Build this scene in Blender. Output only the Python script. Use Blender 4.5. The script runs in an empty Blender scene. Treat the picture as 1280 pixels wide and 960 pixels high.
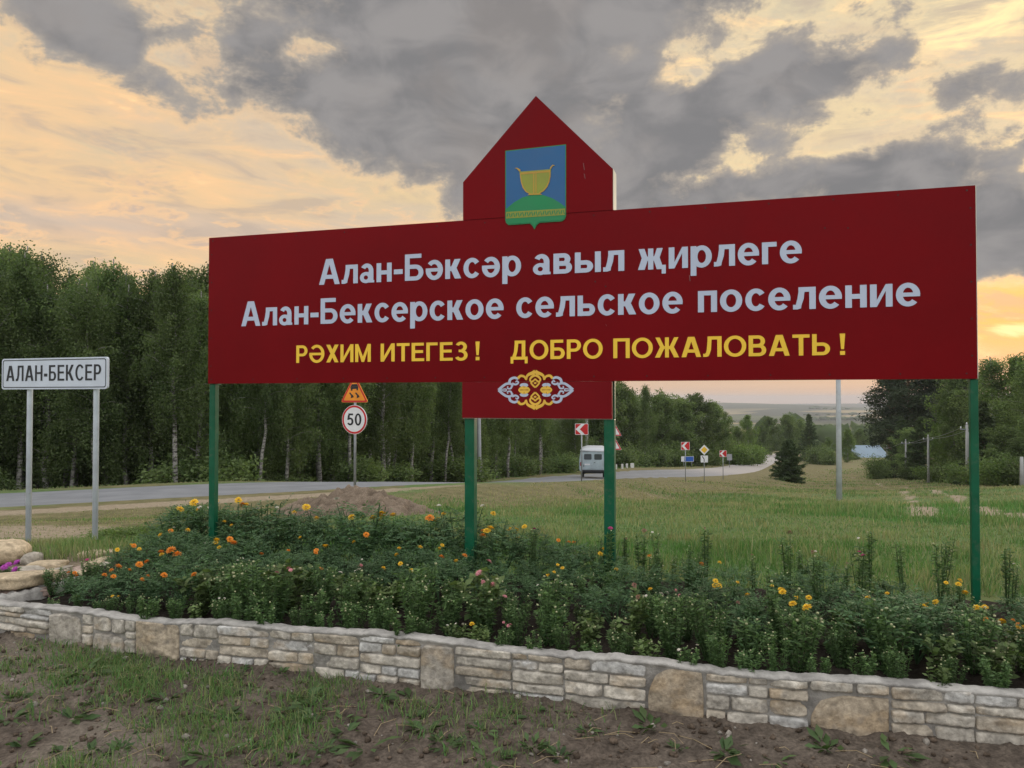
import bpy, bmesh, math, random
import numpy as np
from mathutils import Vector, Matrix
R_ = math.radians
PI = math.pi
rng = np.random.default_rng(7)
random.seed(7)
S = bpy.context.scene
COL = S.collection

# ------------------------------------------------------------------ camera
EYE = 1.6
FPX = 962.0                      # focal length in pixels of the 1280 wide photograph
PITCH = math.atan(18 / FPX)
cam = bpy.data.cameras.new('camera')
cam.sensor_width = 36.0
cam.lens = 36.0 * FPX / 1280
cam.clip_start = 0.05
cam.clip_end = 20000
cam_o = bpy.data.objects.new('camera', cam)
COL.objects.link(cam_o)
cam_o.location = (0, 0, EYE)
cam_o.rotation_euler = (PI / 2 + PITCH, 0, 0)
S.camera = cam_o

# ------------------------------------------------------------------ exposure, sun
S.view_settings.view_transform = 'Standard'
S.view_settings.look = 'None'
S.view_settings.gamma = 1
S.view_settings.use_curve_mapping = False
S.view_settings.exposure = 0.0
SUN_AZ, SUN_EL = R_(33.2), R_(5.8)
sd = bpy.data.lights.new('sun', 'SUN')
sd.energy = 0.9
sd.angle = R_(11)
sd.color = (1.0, 0.80, 0.58)
so = bpy.data.objects.new('sun', sd)
COL.objects.link(so)
sv = Vector((math.sin(SUN_AZ) * math.cos(SUN_EL), math.cos(SUN_AZ) * math.cos(SUN_EL), math.sin(SUN_EL)))
so.rotation_euler = sv.to_track_quat('Z', 'Y').to_euler()

# ------------------------------------------------------------------ sky
W = bpy.data.worlds.new('World')
S.world = W
W.use_nodes = True
NT = W.node_tree
NT.nodes.clear()


class NB:
    """small expression helper over a node tree"""
    def __init__(s, nt): s.nt = nt
    def n(s, t): return s.nt.nodes.new(t)
    def l(s, a, b): s.nt.links.new(a, b)
    def put(s, sock, v):
        if hasattr(v, 'is_output'): s.l(v, sock)
        else: sock.default_value = v
    def m(s, op, *a, clamp=False):
        x = s.n('ShaderNodeMath'); x.operation = op; x.use_clamp = clamp
        for i, v in enumerate(a): s.put(x.inputs[i], v)
        return x.outputs[0]
    def ss(s, v, lo, hi, a=0.0, b=1.0):
        x = s.n('ShaderNodeMapRange'); x.interpolation_type = 'SMOOTHSTEP'
        s.put(x.inputs[0], v)
        for i, q in enumerate((lo, hi, a, b)): s.put(x.inputs[1 + i], q)
        return x.outputs[0]
    def mix(s, f, a, b, mode='MIX'):
        x = s.n('ShaderNodeMix'); x.data_type = 'RGBA'; x.blend_type = mode; x.clamp_factor = True
        s.put(x.inputs[0], f)
        for i, v in ((6, a), (7, b)):
            s.put(x.inputs[i], v if hasattr(v, 'is_output') else (*v, 1.0))
        return x.outputs[2]
    def comb(s, x, y, z):
        c = s.n('ShaderNodeCombineXYZ')
        for i, v in enumerate((x, y, z)): s.put(c.inputs[i], v)
        return c.outputs[0]
    def noise(s, vec, scale, detail=6, rough=.55, dist=0.0):
        x = s.n('ShaderNodeTexNoise')
        if vec is not None: s.l(vec, x.inputs['Vector'])
        x.inputs['Scale'].default_value = scale; x.inputs['Detail'].default_value = detail
        x.inputs['Roughness'].default_value = rough; x.inputs['Distortion'].default_value = dist
        return x.outputs['Fac']


B = NB(NT)
tc = B.n('ShaderNodeTexCoord')
sep = B.n('ShaderNodeSeparateXYZ'); B.l(tc.outputs['Generated'], sep.inputs[0])
dx, dy, dz = sep.outputs
az = B.m('ARCTAN2', dx, dy)                       # compass angle from the view axis
el = B.m('ARCSINE', dz)
sky = B.n('ShaderNodeTexSky'); sky.sky_type = 'NISHITA'; sky.sun_disc = False
sky.sun_elevation = SUN_EL; sky.sun_rotation = SUN_AZ
sky.air_density = 1.6; sky.dust_density = 3.0; sky.ozone_density = 1.0


def azel(px, py):
    a = math.atan((px - 640) / FPX)
    return a, math.atan((498 - py) / FPX * math.cos(a))


def blob(px, py, rx, ry, rot, amp):
    """soft elliptical cloud bank centred on a compass direction"""
    a, e = azel(px, py)
    k = math.cos(a) ** 2 / FPX
    rx, ry = rx * k, ry * math.cos(a) / FPX
    c, s_ = math.cos(R_(rot)), math.sin(R_(rot))
    u = B.m('SUBTRACT', az, a); v = B.m('SUBTRACT', el, e)
    p = B.m('ADD', B.m('MULTIPLY', u, c / rx), B.m('MULTIPLY', v, s_ / rx))
    q = B.m('ADD', B.m('MULTIPLY', u, -s_ / ry), B.m('MULTIPLY', v, c / ry))
    r2 = B.m('ADD', B.m('MULTIPLY', p, p), B.m('MULTIPLY', q, q))
    return B.m('MULTIPLY', B.m('EXPONENT', B.m('MULTIPLY', r2, -1.0)), amp)


def bsum(items):
    t = None
    for it in items:
        b_ = blob(*it)
        t = b_ if t is None else B.m('ADD', t, b_)
    return t


nv = B.comb(B.m('MULTIPLY', az, 1.0), B.m('MULTIPLY', el, 1.55), B.m('MULTIPLY', dy, .35))
n_big = B.noise(nv, 4.6, 9, .60, .25)
n_fine = B.noise(nv, 14.0, 9, .66, .2)
n_mid = B.noise(nv, 10.5, 5, .52, .5)
ns_v = B.comb(B.m('MULTIPLY', az, 1.0), B.m('ADD', B.m('MULTIPLY', el, 4.2), B.m('MULTIPLY', az, .22)), 3.7)
n_str = B.noise(ns_v, 7.5, 7, .58, .5)

# ---- the dark banks
dens = bsum([
    (520, 20, 420, 120, -8, 1.05), (620, 130, 190, 95, -10, .95), (330, 110, 130, 60, -32, .55),
    (470, 175, 110, 60, -25, .62), (90, 15, 150, 55, -10, .55), (840, 175, 170, 62, 17, .98),
    (930, 110, 170, 40, 22, .62), (1100, 72, 95, 24, 16, .75), (1250, 108, 90, 22, 0, .95), (760, 30, 130, 70, 10, .6),
    (950, 236, 230, 40, 6, 1.35), (1115, 226, 90, 36, 0, .95), (1250, 292, 160, 60, 0, 1.7), (1080, 310, 280, 60, 0, 1.1), (130, 60, 90, 40, -20, .55),
    (580, 225, 40, 25, 0, .45), (760, -120, 900, 130, 0, .7), (1180, 150, 70, 12, 0, .45),
    # openings
    (205, 66, 40, 17, 8, -.75), (400, 50, 60, 22, -10, -.22), (790, 62, 75, 20, 12, -.55), (852, 92, 55, 16, 12, -.55),
    (757, 150, 34, 40, 0, -.80), (707, 180, 40, 30, 0, -.45), (985, 25, 120, 26, 14, -.65), (1225, 20, 130, 32, 0, -.75),
    (985, 195, 190, 17, 8, -.55), (1130, 150, 140, 24, 4, -.40), (230, 235, 330, 75, -4, -.85), (30, 150, 110, 50, 0, -.35), (1265, 385, 80, 35, 0, -.9),
    (640, 420, 900, 55, 0, -.9),
])
d1 = B.m('ADD', dens, B.m('ADD', B.m('MULTIPLY', B.m('SUBTRACT', n_big, .5), 2.1), B.m('ADD', B.m('MULTIPLY', B.m('SUBTRACT', n_fine, .5), 2.5), B.m('MULTIPLY', B.m('SUBTRACT', n_mid, .5), 2.0))))
# ---- clear sky between
h = B.ss(el, -.02, .16)
clear = B.mix(h, (.73, .50, .35), (.80, .60, .34))
clear = B.mix(B.ss(el, .14, .48), clear, (.66, .58, .42))
clear = B.mix(B.m('MULTIPLY', blob(120, 170, 340, 100, -5, 1.0), .8), clear, (.97, .62, .33))
clear = B.mix(B.m('MULTIPLY', blob(160, 285, 420, 34, 0, 1.0), .7), clear, (.80, .53, .38))
clear = B.mix(B.m('MULTIPLY', blob(1050, 150, 420, 150, 10, 1.0), .6), clear, (.80, .66, .42))
clear = B.mix(B.m('MULTIPLY', blob(150, 182, 90, 26, 5, 1.0), .5), clear, (.52, .52, .42))
clear = B.mix(B.m('MULTIPLY', blob(1272, 392, 120, 50, 0, 1.0), .95), clear, (1.25, .56, .13))
clear = B.mix(B.m('MULTIPLY', B.ss(B.noise(ns_v, 3.1, 4, .5), .44, .62), B.m('MULTIPLY', B.ss(el, .06, .16), .55)), clear, (.60, .52, .45))
# thin high streaks
strk = B.m('MULTIPLY', B.ss(n_str, .50, .70), B.ss(el, .02, .12))
clear = B.mix(B.m('MULTIPLY', strk, .8), clear, (1.02, .64, .34))
clear = B.mix(B.m('MULTIPLY', B.m('MULTIPLY', B.ss(n_str, .52, .36), B.ss(el, .03, .10)), .62), clear, (.52, .42, .35))
clear = B.mix(B.m('MULTIPLY', B.ss(B.m('ADD', n_str, bsum([(1230, 15, 110, 40, 0, .25), (1150, 210, 260, 22, 8, .22), (1265, 412, 60, 14, 0, .3), (960, 55, 120, 30, 12, .15)])), .62, .80), .9), clear, (1.25, .95, .50))
pv_ = B.noise(B.comb(az, B.m('MULTIPLY', el, 2.7), 9.1), 15.0, 7, .6, .4)
pm = B.m('MULTIPLY', B.m('MULTIPLY', B.ss(pv_, .53, .66), B.ss(el, .04, .10)), B.ss(el, .34, .20))
clear = B.mix(B.m('MULTIPLY', pm, .85), clear, B.mix(B.ss(pv_, .58, .72), (1.05, .66, .34), (.62, .47, .38)))
nis = B.mix(1.0, sky.outputs[0], (.006, .006, .006), 'MULTIPLY')
clear = B.mix(1.0, clear, nis, 'ADD')
# ---- cloud body
rimc = B.mix(B.ss(az, -.35, .35), (1.0, .66, .34), (1.1, .85, .48))
body = B.mix(B.ss(n_mid, .36, .64), (.228, .224, .228), (.335, .318, .312))
body = B.mix(B.ss(d1, 1.25, .50), body, (.45, .395, .34))
body = B.mix(B.m('MULTIPLY', B.ss(n_big, .50, .68), .35), body, (.33, .29, .265))
lit = B.mix(B.ss(d1, .22, .74), rimc, body)
alpha = B.ss(d1, -.04, .86)
front = B.mix(alpha, clear, lit)
# ---- bright unseen sky above and behind, made up to light sign and ground
over = B.mix(B.ss(B.noise(nv, 2.2, 5, .55), .35, .65), (1.25, 1.27, 1.32), (1.75, 1.75, 1.78))
f_up = B.ss(el, R_(30), R_(52))
f_back = B.m('MULTIPLY', B.ss(dy, .45, -.25), B.ss(el, -.05, .35))
f_any = B.m('MAXIMUM', f_up, f_back)
front = B.mix(B.ss(dy, .5, -.1), front, (.62, .56, .52))
colr = B.mix(f_any, front, over)
colr = B.mix(1.0, colr, (10.0, 10.0, 10.0), 'MULTIPLY')
bg = B.n('ShaderNodeBackground'); B.l(colr, bg.inputs[0]); bg.inputs[1].default_value = 0.1
wo = B.n('ShaderNodeOutputWorld'); B.l(bg.outputs[0], wo.inputs[0])
W.cycles.sampling_method = 'MANUAL'
W.cycles.sample_map_resolution = 512
S.cycles.max_bounces = 7
S.cycles.diffuse_bounces = 3
S.cycles.transmission_bounces = 4
S.cycles.transparent_max_bounces = 6
S.cycles.use_denoising = True
S.cycles.volume_bounces = 0


# ------------------------------------------------------------------ where a direction meets the place
def ray(px, py):
    a = (px - 640) / FPX; b = (480 - py) / FPX
    return Vector((a, math.cos(PITCH) - b * math.sin(PITCH), math.sin(PITCH) + b * math.cos(PITCH)))
def at(px, py, D):
    r = ray(px, py); k = D / r.y
    return Vector((r.x * k, D, EYE + r.z * k))
def on_z(px, py, z):
    r = ray(px, py); k = (z - EYE) / r.z
    return Vector((r.x * k, r.y * k, z))


# ------------------------------------------------------------------ object helpers
def tag(o, label=None, cat=None, group=None, kind=None):
    if label: o['label'] = label
    if cat: o['category'] = cat
    if group: o['group'] = group
    if kind: o['kind'] = kind
    return o
def empty(name, loc=(0, 0, 0), rz=0.0):
    o = bpy.data.objects.new(name, None); COL.objects.link(o)
    o.location = loc; o.rotation_euler = (0, 0, rz); o.empty_display_size = .1
    return o
def link(name, me, parent=None):
    o = bpy.data.objects.new(name, me); COL.objects.link(o)
    if parent is not None: o.parent = parent
    return o
def copy_tree(o, parent=None):
    c = o.copy(); COL.objects.link(c); c.parent = parent
    for ch in list(o.children): copy_tree(ch, c)
    return c


class MB:
    """collects polygons; build() links them as one mesh object"""
    def __init__(s): s.v, s.f, s.mi, s.c = [], [], [], []
    def poly(s, pts, mi=0):
        i = len(s.v); s.v += [tuple(p) for p in pts]; s.f.append(list(range(i, i + len(pts)))); s.mi.append(mi)
    def mesh(s, v, f, mi=0):
        i = len(s.v); s.v += [tuple(p) for p in v]
        for q in f: s.f.append([k + i for k in q]); s.mi.append(mi)
    def box(s, x0, y0, z0, x1, y1, z1, mi=0, bev=0.0):
        bm = bmesh.new(); bmesh.ops.create_cube(bm, size=1)
        for v in bm.verts:
            v.co = Vector(((x0 + x1) / 2 + v.co.x * (x1 - x0), (y0 + y1) / 2 + v.co.y * (y1 - y0), (z0 + z1) / 2 + v.co.z * (z1 - z0)))
        if bev: bmesh.ops.bevel(bm, geom=bm.edges[:], offset=bev, segments=2, affect='EDGES', profile=.5)
        s.bm(bm, mi)
    def bm(s, bm, mi=0):
        bm.verts.index_update()
        s.mesh([v.co[:] for v in bm.verts], [[v.index for v in f.verts] for f in bm.faces], mi); bm.free()
    def tube(s, pts, rad, n=8, mi=0, cap=True):
        pts = [Vector(p) for p in pts]
        if not hasattr(rad, '__len__'): rad = [rad] * len(pts)
        vs, fs = [], []
        for i, p in enumerate(pts):
            d = (pts[min(i + 1, len(pts) - 1)] - pts[max(i - 1, 0)]).normalized()
            a = d.orthogonal().normalized() if abs(d.z) < .9 else Vector((1, 0, 0))
            a = (a - d * a.dot(d)).normalized(); b = d.cross(a)
            for k in range(n):
                t = 2 * PI * k / n
                vs.append(p + (a * math.cos(t) + b * math.sin(t)) * rad[i])
        for i in range(len(pts) - 1):
            for k in range(n):
                k2 = (k + 1) % n
                fs.append([i * n + k, i * n + k2, (i + 1) * n + k2, (i + 1) * n + k])
        if cap:
            fs.append(list(range(n))[::-1]); fs.append([(len(pts) - 1) * n + k for k in range(n)])
        s.mesh(vs, fs, mi)
    def disc(s, c, r, n=24, y=0.0, mi=0, r2=None):
        pts = [(c[0] + r * math.cos(2 * PI * k / n), y, c[1] + r * math.sin(2 * PI * k / n)) for k in range(n)]
        if r2 is None: s.poly(pts, mi)
        else:
            q = [(c[0] + r2 * math.cos(2 * PI * k / n), y, c[1] + r2 * math.sin(2 * PI * k / n)) for k in range(n)]
            s.mesh(pts + q, [[k, (k + 1) % n, n + (k + 1) % n, n + k] for k in range(n)], mi)
    def prism(s, pts, y0, y1, mi=0):
        """outline in x,z pushed from y0 to y1"""
        n = len(pts)
        v = [(p[0], y0, p[1]) for p in pts] + [(p[0], y1, p[1]) for p in pts]
        s.mesh(v, [list(range(n)), list(range(n, 2 * n))[::-1]] + [[k, (k + 1) % n, n + (k + 1) % n, n + k] for k in range(n)], mi)
    def build(s, name, mats, parent=None, smooth=False, fix=True):
        me = bpy.data.meshes.new(name); me.from_pydata(s.v, [], s.f)
        for m in (mats if isinstance(mats, (list, tuple)) else [mats]): me.materials.append(m)
        me.polygons.foreach_set('material_index', s.mi)
        if smooth: me.polygons.foreach_set('use_smooth', [True] * len(s.f))
        if fix:
            bm = bmesh.new(); bm.from_mesh(me); bmesh.ops.recalc_face_normals(bm, faces=bm.faces[:]); bm.to_mesh(me); bm.free()
        me.update()
        return link(name, me, parent)


def np_mesh(name, v, q, mat=None, col=None, smooth=False, uvq=None):
    """mesh from arrays: v (N,3), q (M,k), col (N,4) float colours"""
    me = bpy.data.meshes.new(name)
    v = np.asarray(v, np.float32); q = np.asarray(q, np.int32); k = q.shape[1]
    me.vertices.add(len(v)); me.vertices.foreach_set('co', v.ravel())
    me.loops.add(q.size); me.loops.foreach_set('vertex_index', q.ravel())
    me.polygons.add(len(q)); me.polygons.foreach_set('loop_start', np.arange(0, q.size, k, dtype=np.int32))
    if smooth: me.polygons.foreach_set('use_smooth', np.ones(len(q), bool))
    if mat: me.materials.append(mat)
    if col is not None:
        a = me.color_attributes.new('tint', 'FLOAT_COLOR', 'POINT'); a.data.foreach_set('color', np.asarray(col, np.float32).ravel())
    me.update(calc_edges=True); me.validate()
    return me


# ------------------------------------------------------------------ materials
MATS = {}
def new_mat(name):
    m = bpy.data.materials.new(name); m.use_nodes = True
    nt = m.node_tree; b = NB(nt)
    return m, b, nt.nodes['Principled BSDF'], nt.nodes['Material Output']
def bump(b, p, hgt, strength=.3, dist=.02):
    x = b.n('ShaderNodeBump'); x.inputs['Strength'].default_value = strength; x.inputs['Distance'].default_value = dist
    b.l(hgt, x.inputs['Height']); b.l(x.outputs[0], p.inputs['Normal'])
def paint(name, c, rough=.45, metal=0.0, var=.10, scale=3.0, dirt=.0, spec=.4, bmp=0.0):
    """painted or coated surface with slight unevenness and dust"""
    m, b, p, o = new_mat(name)
    t = b.n('ShaderNodeTexCoord').outputs['Object']
    n = b.noise(t, scale, 6, .6)
    lo = tuple(x * (1 - var) for x in c); hi = tuple(min(1, x * (1 + var)) for x in c)
    cc = b.mix(b.ss(n, .3, .7), lo, hi)
    if dirt:
        cc = b.mix(b.m('MULTIPLY', b.ss(b.noise(t, scale * 4.3, 8, .7), .52, .72), dirt), cc, (.16, .13, .10))
    b.l(cc, p.inputs['Base Color'])
    b.l(b.ss(b.noise(t, scale * 2, 5, .6), .3, .7, max(.05, rough - .08), min(1, rough + .1)), p.inputs['Roughness'])
    p.inputs['Metallic'].default_value = metal
    p.inputs['Specular IOR Level'].default_value = spec
    if bmp: bump(b, p, b.noise(t, scale * 12, 6, .6), bmp, .01)
    MATS[name] = m
    return m
def leaf_mat(name, c1, c2, trans=.35, rough=.55, objvar=.35):
    m, b, p, o = new_mat(name)
    at_ = b.n('ShaderNodeAttribute'); at_.attribute_name = 'tint'
    oi = b.n('ShaderNodeObjectInfo')
    sp = b.n('ShaderNodeSeparateColor'); b.l(at_.outputs['Color'], sp.inputs[0])
    cc = b.mix(sp.outputs[0], c1, c2)
    f = b.m('MULTIPLY', b.m('ADD', .55, b.m('MULTIPLY', sp.outputs[1], .9)), b.m('ADD', 1 - objvar / 2, b.m('MULTIPLY', oi.outputs['Random'], objvar)))
    cc = b.mix(1.0, cc, b.comb(f, f, f), 'MULTIPLY')
    b.l(cc, p.inputs['Base Color']); p.inputs['Roughness'].default_value = rough; p.inputs['Specular IOR Level'].default_value = .25
    tr = b.n('ShaderNodeBsdfTranslucent'); b.l(b.mix(1.0, cc, (1.1, 1.25, .7), 'MULTIPLY'), tr.inputs[0])
    mx = b.n('ShaderNodeMixShader'); mx.inputs[0].default_value = trans
    b.l(p.outputs[0], mx.inputs[1]); b.l(tr.outputs[0], mx.inputs[2]); b.l(mx.outputs[0], o.inputs[0])
    MATS[name] = m
    return m
def tint_mat(name, rough=.85, scale=30, amt=.3, bmp=.5, dist=.01, spec=.2):
    """colour from the mesh's own tint (stones, petals, soil) with grain"""
    m, b, p, o = new_mat(name)
    at_ = b.n('ShaderNodeAttribute'); at_.attribute_name = 'tint'
    t = b.n('ShaderNodeTexCoord').outputs['Object']
    n = b.noise(t, scale, 8, .65)
    f = b.ss(n, .25, .75, 1 - amt, 1 + amt * .7)
    cc = b.mix(1.0, at_.outputs['Color'], b.comb(f, f, f), 'MULTIPLY')
    b.l(cc, p.inputs['Base Color']); p.inputs['Roughness'].default_value = rough; p.inputs['Specular IOR Level'].default_value = spec
    if bmp: bump(b, p, n, bmp, dist)
    MATS[name] = m
    return m

# ================================================================== SETTING
def sstep(x, a, b):
    t = np.clip((np.asarray(x, float) - a) / (b - a), 0, 1)
    return t * t * (3 - 2 * t)
PY = np.array([-200, 7.5, 12, 18, 25, 35, 54, 75, 120, 200, 300, 600, 1200, 2500, 3400, 4100, 4700, 5600, 7200, 9000], float)
PZ = np.array([0, 0, -.30, -.80, -1.45, -2.35, -4.0, -5.8, -9.7, -14.2, -19.0, -33, -48, -56, -52, -37, -40, -36, -60, -70], float)
_ty = np.concatenate([np.linspace(-200, 60, 1600), np.geomspace(60.5, 9000, 1500)])
def _prof(y): return np.interp(y, PY, PZ)
_tz = np.mean([_prof(np.where(_ty > 0, _ty * k, _ty)) for k in np.linspace(.86, 1.14, 15)], axis=0)
_rs = np.random.default_rng(3)
_W = [(_rs.uniform(.15, .9), _rs.uniform(0, 6.3), _rs.uniform(0, 6.3)) for _ in range(7)]
def bumps(x, y):
    z = 0
    for k, a, ph in _W: z = z + np.sin((x * math.cos(a) + y * math.sin(a)) * k * 1.7 + ph) / (1 + 4 * k)
    return z
RP = np.array([(-90, 4), (-60, 8.5), (-38, 12.2), (-24, 15.2), (-14.5, 17.9), (-8.2, 20.6), (-4.6, 24.2), (-2.4, 29.5), (-.4, 37), (1.9, 46), (4.6, 55), (9.6, 65),
               (15.6, 74.5), (22.1, 85), (32, 108), (48, 150), (69, 203), (92, 262), (118, 330), (140, 420)], float)
RZ = np.array([-.86, -.86, -.85, -.84, -.83, -.80, -1.02, -1.62, -2.42, -3.28, -4.05, -4.85, -5.6, -6.45, -8.2, -10.9, -13.6, -17.2, -21, -27], float)
def catmull(P, n=14):
    P = np.asarray(P, float); Q = np.vstack([2 * P[0] - P[1], P, 2 * P[-1] - P[-2]]); out = []
    for i in range(1, len(Q) - 2):
        t = np.linspace(0, 1, n, endpoint=False)[:, None]
        a, b_, c, d = Q[i - 1], Q[i], Q[i + 1], Q[i + 2]
        out.append(.5 * (2 * b_ + (c - a) * t + (2 * a - 5 * b_ + 4 * c - d) * t ** 2 + (3 * b_ - a - 3 * c + d) * t ** 3))
    return np.vstack(out + [Q[-2][None]])
_rc = catmull(np.column_stack([RP, RZ]))
RC, RCZ = _rc[:, :2], _rc[:, 2]
_tan = np.gradient(RC, axis=0); _tan /= np.linalg.norm(_tan, axis=1)[:, None]
RN = np.column_stack([-_tan[:, 1], _tan[:, 0]])          # points to the far side of the road
RBANK = .045 * (1 - sstep(RC[:, 1], 38, 62)) - .075 * sstep(RC[:, 1], 58, 76) * (1 - sstep(RC[:, 1], 190, 260))
def road_query(x, y):
    """signed distance (far side +) to the road's middle, its height and bank there"""
    x = np.ravel(x); y = np.ravel(y); d = np.full(len(x), 999.0); z = np.zeros(len(x)); bk = np.zeros(len(x))
    idx = np.where((y > -2) & (y < 440) & (np.abs(x) < 170))[0]
    for k in range(0, len(idx), 4000):
        ii = idx[k:k + 4000]
        dx_ = x[ii][:, None] - RC[None, :, 0]; dy_ = y[ii][:, None] - RC[None, :, 1]
        j = np.argmin(dx_ ** 2 + dy_ ** 2, axis=1); a = np.arange(len(ii))
        sgn = dx_[a, j] * RN[j, 0] + dy_[a, j] * RN[j, 1]
        dist = np.hypot(dx_[a, j], dy_[a, j])
        # along-track refinement of the height
        t = dx_[a, j] * _tan[j, 0] + dy_[a, j] * _tan[j, 1]
        slope = (np.gradient(RCZ) / np.maximum(np.linalg.norm(np.gradient(RC, axis=0), axis=1), 1e-6))[j]
        d[ii] = np.where(sgn >= 0, np.maximum(dist * (np.abs(t) > 3) , np.abs(sgn)), -np.maximum(dist * (np.abs(t) > 3), np.abs(sgn)))
        z[ii] = RCZ[j] + slope * np.clip(t, -3, 3); bk[ii] = RBANK[j]
    return d, z, bk
def hz(x, y, full=False):
    x = np.atleast_1d(np.asarray(x, float)); y = np.atleast_1d(np.asarray(y, float))
    z = np.interp(y, _ty, _tz)
    z = z - .55 * sstep(x, 12, 30) * sstep(y, 30, 60)
    far = sstep(y, 500, 3800)
    z = z + far * (14 * np.sin(x / 900 + 1.0) + 8 * np.sin(x / 370 + y / 800) + 5 * np.sin(x / 210 + 2) + 2.5 * np.sin(x / 90 + y / 200)) * .8
    z = z + .075 * bumps(x, y) * sstep(y, 9, 16) * (1 - sstep(y, 80, 140))
    d, rz, bk = road_query(x, y)
    ad = np.abs(d)
    edge = rz - bk * np.clip(d, -4.6, 4.6) - .03 - .07 * sstep(ad, 3.7, 5.2)
    wide = np.where(y > 56, 10.5, 8.0)
    w = 1 - sstep(ad, 4.6, wide)
    base = z - np.where(d > 0, 1.0, 0) * (1 - sstep(y, 70, 130)) * sstep(np.abs(x), 0, 1) * (d < 900)
    base = base - np.where(d < 0, .65, 0) * sstep(y, 15, 30) * (1 - sstep(y, 110, 170)) * (1 - sstep(ad, 16, 30)) * (d < 900)
    z = edge * w + base * (1 - w)
    # spoil heap beside the speed sign
    z = z + .0 * x
    return (z, d) if full else z
def gz(x, y): return float(hz(x, y)[0])
def on_ground(px, py, dmin=4.0, dmax=900):
    D = np.geomspace(dmin, dmax, 1500); r = ray(px, py)
    X = r.x / r.y * D; Z = EYE + r.z / r.y * D
    i = np.where(Z < hz(X, D))[0]
    k = i[0] if len(i) else len(D) - 1
    return Vector((X[k], D[k], gz(X[k], D[k])))

# track ruts through the meadow (px of the photograph -> ground)
_trk = [[(1022, 585), (1042, 592), (1074, 599), (1098, 606), (1120, 614), (1138, 624), (1152, 634), (1150, 646)], [(1128, 608), (1148, 613), (1178, 619), (1200, 625), (1222, 635), (1262, 643), (1330, 652)]]
TRK = np.vstack([catmull(np.array([tuple(on_ground(*q))[:2] for q in t_]), 24) for t_ in _trk])
def track_d(x, y):
    x = np.ravel(x); y = np.ravel(y); d = np.full(len(x), 99.0)
    idx = np.where((y > 8) & (y < 120) & (x > 3) & (x < 60))[0]
    for k in range(0, len(idx), 8000):
        ii = idx[k:k + 8000]
        d[ii] = np.sqrt(((x[ii][:, None] - TRK[None, :, 0]) ** 2 + (y[ii][:, None] - TRK[None, :, 1]) ** 2).min(1))
    return d

# ---- the ground: one sheet to the horizon
ny, nx = 560, 340
ys = np.concatenate([np.linspace(-60, 2, 30), np.geomspace(2.25, 8600, ny - 30)])
sx = np.linspace(-1, 1, nx); sx = np.sign(sx) * np.abs(sx) ** 1.45
X = sx[None, :] * (16 + 1.35 * np.maximum(ys, 0) + 60 * sstep(-ys, -2, 40))[:, None]; Y = np.repeat(ys[:, None], nx, 1)
Z, Dr = hz(X.ravel(), Y.ravel(), True)
Z = Z - .0
gv = np.column_stack([X.ravel(), Y.ravel(), Z])
ii = np.arange((ny - 1) * (nx - 1)); r_, c_ = ii // (nx - 1), ii % (nx - 1); o_ = r_ * nx + c_
gq = np.column_stack([o_, o_ + 1, o_ + nx + 1, o_ + nx])
td = track_d(gv[:, 0], gv[:, 1])
rut = .9 * np.exp(-(td / .42) ** 2)
near_v = np.exp(-((np.clip(-Dr, 0, 50) - 3.95) / .55) ** 2) * (Dr < 0)
sandm = np.clip(near_v * (1 - .75 * sstep(gv[:, 0], -6, 2)), 0, 1)
worn = np.exp(-(((gv[:, 0] + 7.0) / 3.4) ** 2 + ((gv[:, 1] - 10.2) / 1.3) ** 2)) + .7 * np.exp(-(((gv[:, 0] + 3.0) / 1.8) ** 2 + ((gv[:, 1] - 13.4) / 1.0) ** 2)) + .55 * np.exp(-(((gv[:, 0] - 7.0) / 2.2) ** 2 + ((gv[:, 1] - 37) / 3.5) ** 2))
dry = np.clip(np.exp(-((np.clip(-Dr, 0, 60) - 6.5) / 3.5) ** 2) * (Dr < 0) * .9 + sstep(gv[:, 1], 26, 60) * .75 * (gv[:, 1] < 420) + .5 * (gv[:, 0] < -3) * sstep(gv[:, 1], 9, 12), 0, 1)
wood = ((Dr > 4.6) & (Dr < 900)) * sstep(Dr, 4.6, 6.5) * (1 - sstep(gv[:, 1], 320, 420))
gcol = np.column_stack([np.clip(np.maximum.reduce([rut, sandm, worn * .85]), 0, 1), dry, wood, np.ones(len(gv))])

m, b, p, o = new_mat('meadow_ground'); MATS['ground'] = m
a_ = b.n('ShaderNodeAttribute'); a_.attribute_name = 'tint'
sp = b.n('ShaderNodeSeparateColor'); b.l(a_.outputs['Color'], sp.inputs[0])
pos = b.n('ShaderNodeNewGeometry').outputs['Position']
n1 = b.noise(pos, .35, 8, .65); n2 = b.noise(pos, 2.4, 8, .7); n3 = b.noise(pos, 14, 6, .7)
green = b.mix(b.ss(n2, .3, .7), (.075, .125, .040), (.130, .185, .068))
green = b.mix(b.m('MULTIPLY', b.ss(n1, .45, .68), .7), green, (.17, .15, .065))
dryc = b.mix(b.ss(n2, .3, .7), (.11, .105, .05), (.20, .17, .09))
c0 = b.mix(b.ss(b.m('ADD', sp.outputs[1], b.m('MULTIPLY', b.m('SUBTRACT', n1, .5), 2.2)), .25, .8), green, dryc)
sand = b.mix(b.ss(n3, .3, .7), (.22, .175, .12), (.34, .28, .20))
c0 = b.mix(b.ss(b.m('ADD', sp.outputs[0], b.m('MULTIPLY', b.m('SUBTRACT', n2, .5), 1.0)), .35, .75), c0, sand)
c0 = b.mix(b.m('MULTIPLY', sp.outputs[2], .9), c0, (.030, .036, .016))
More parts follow.
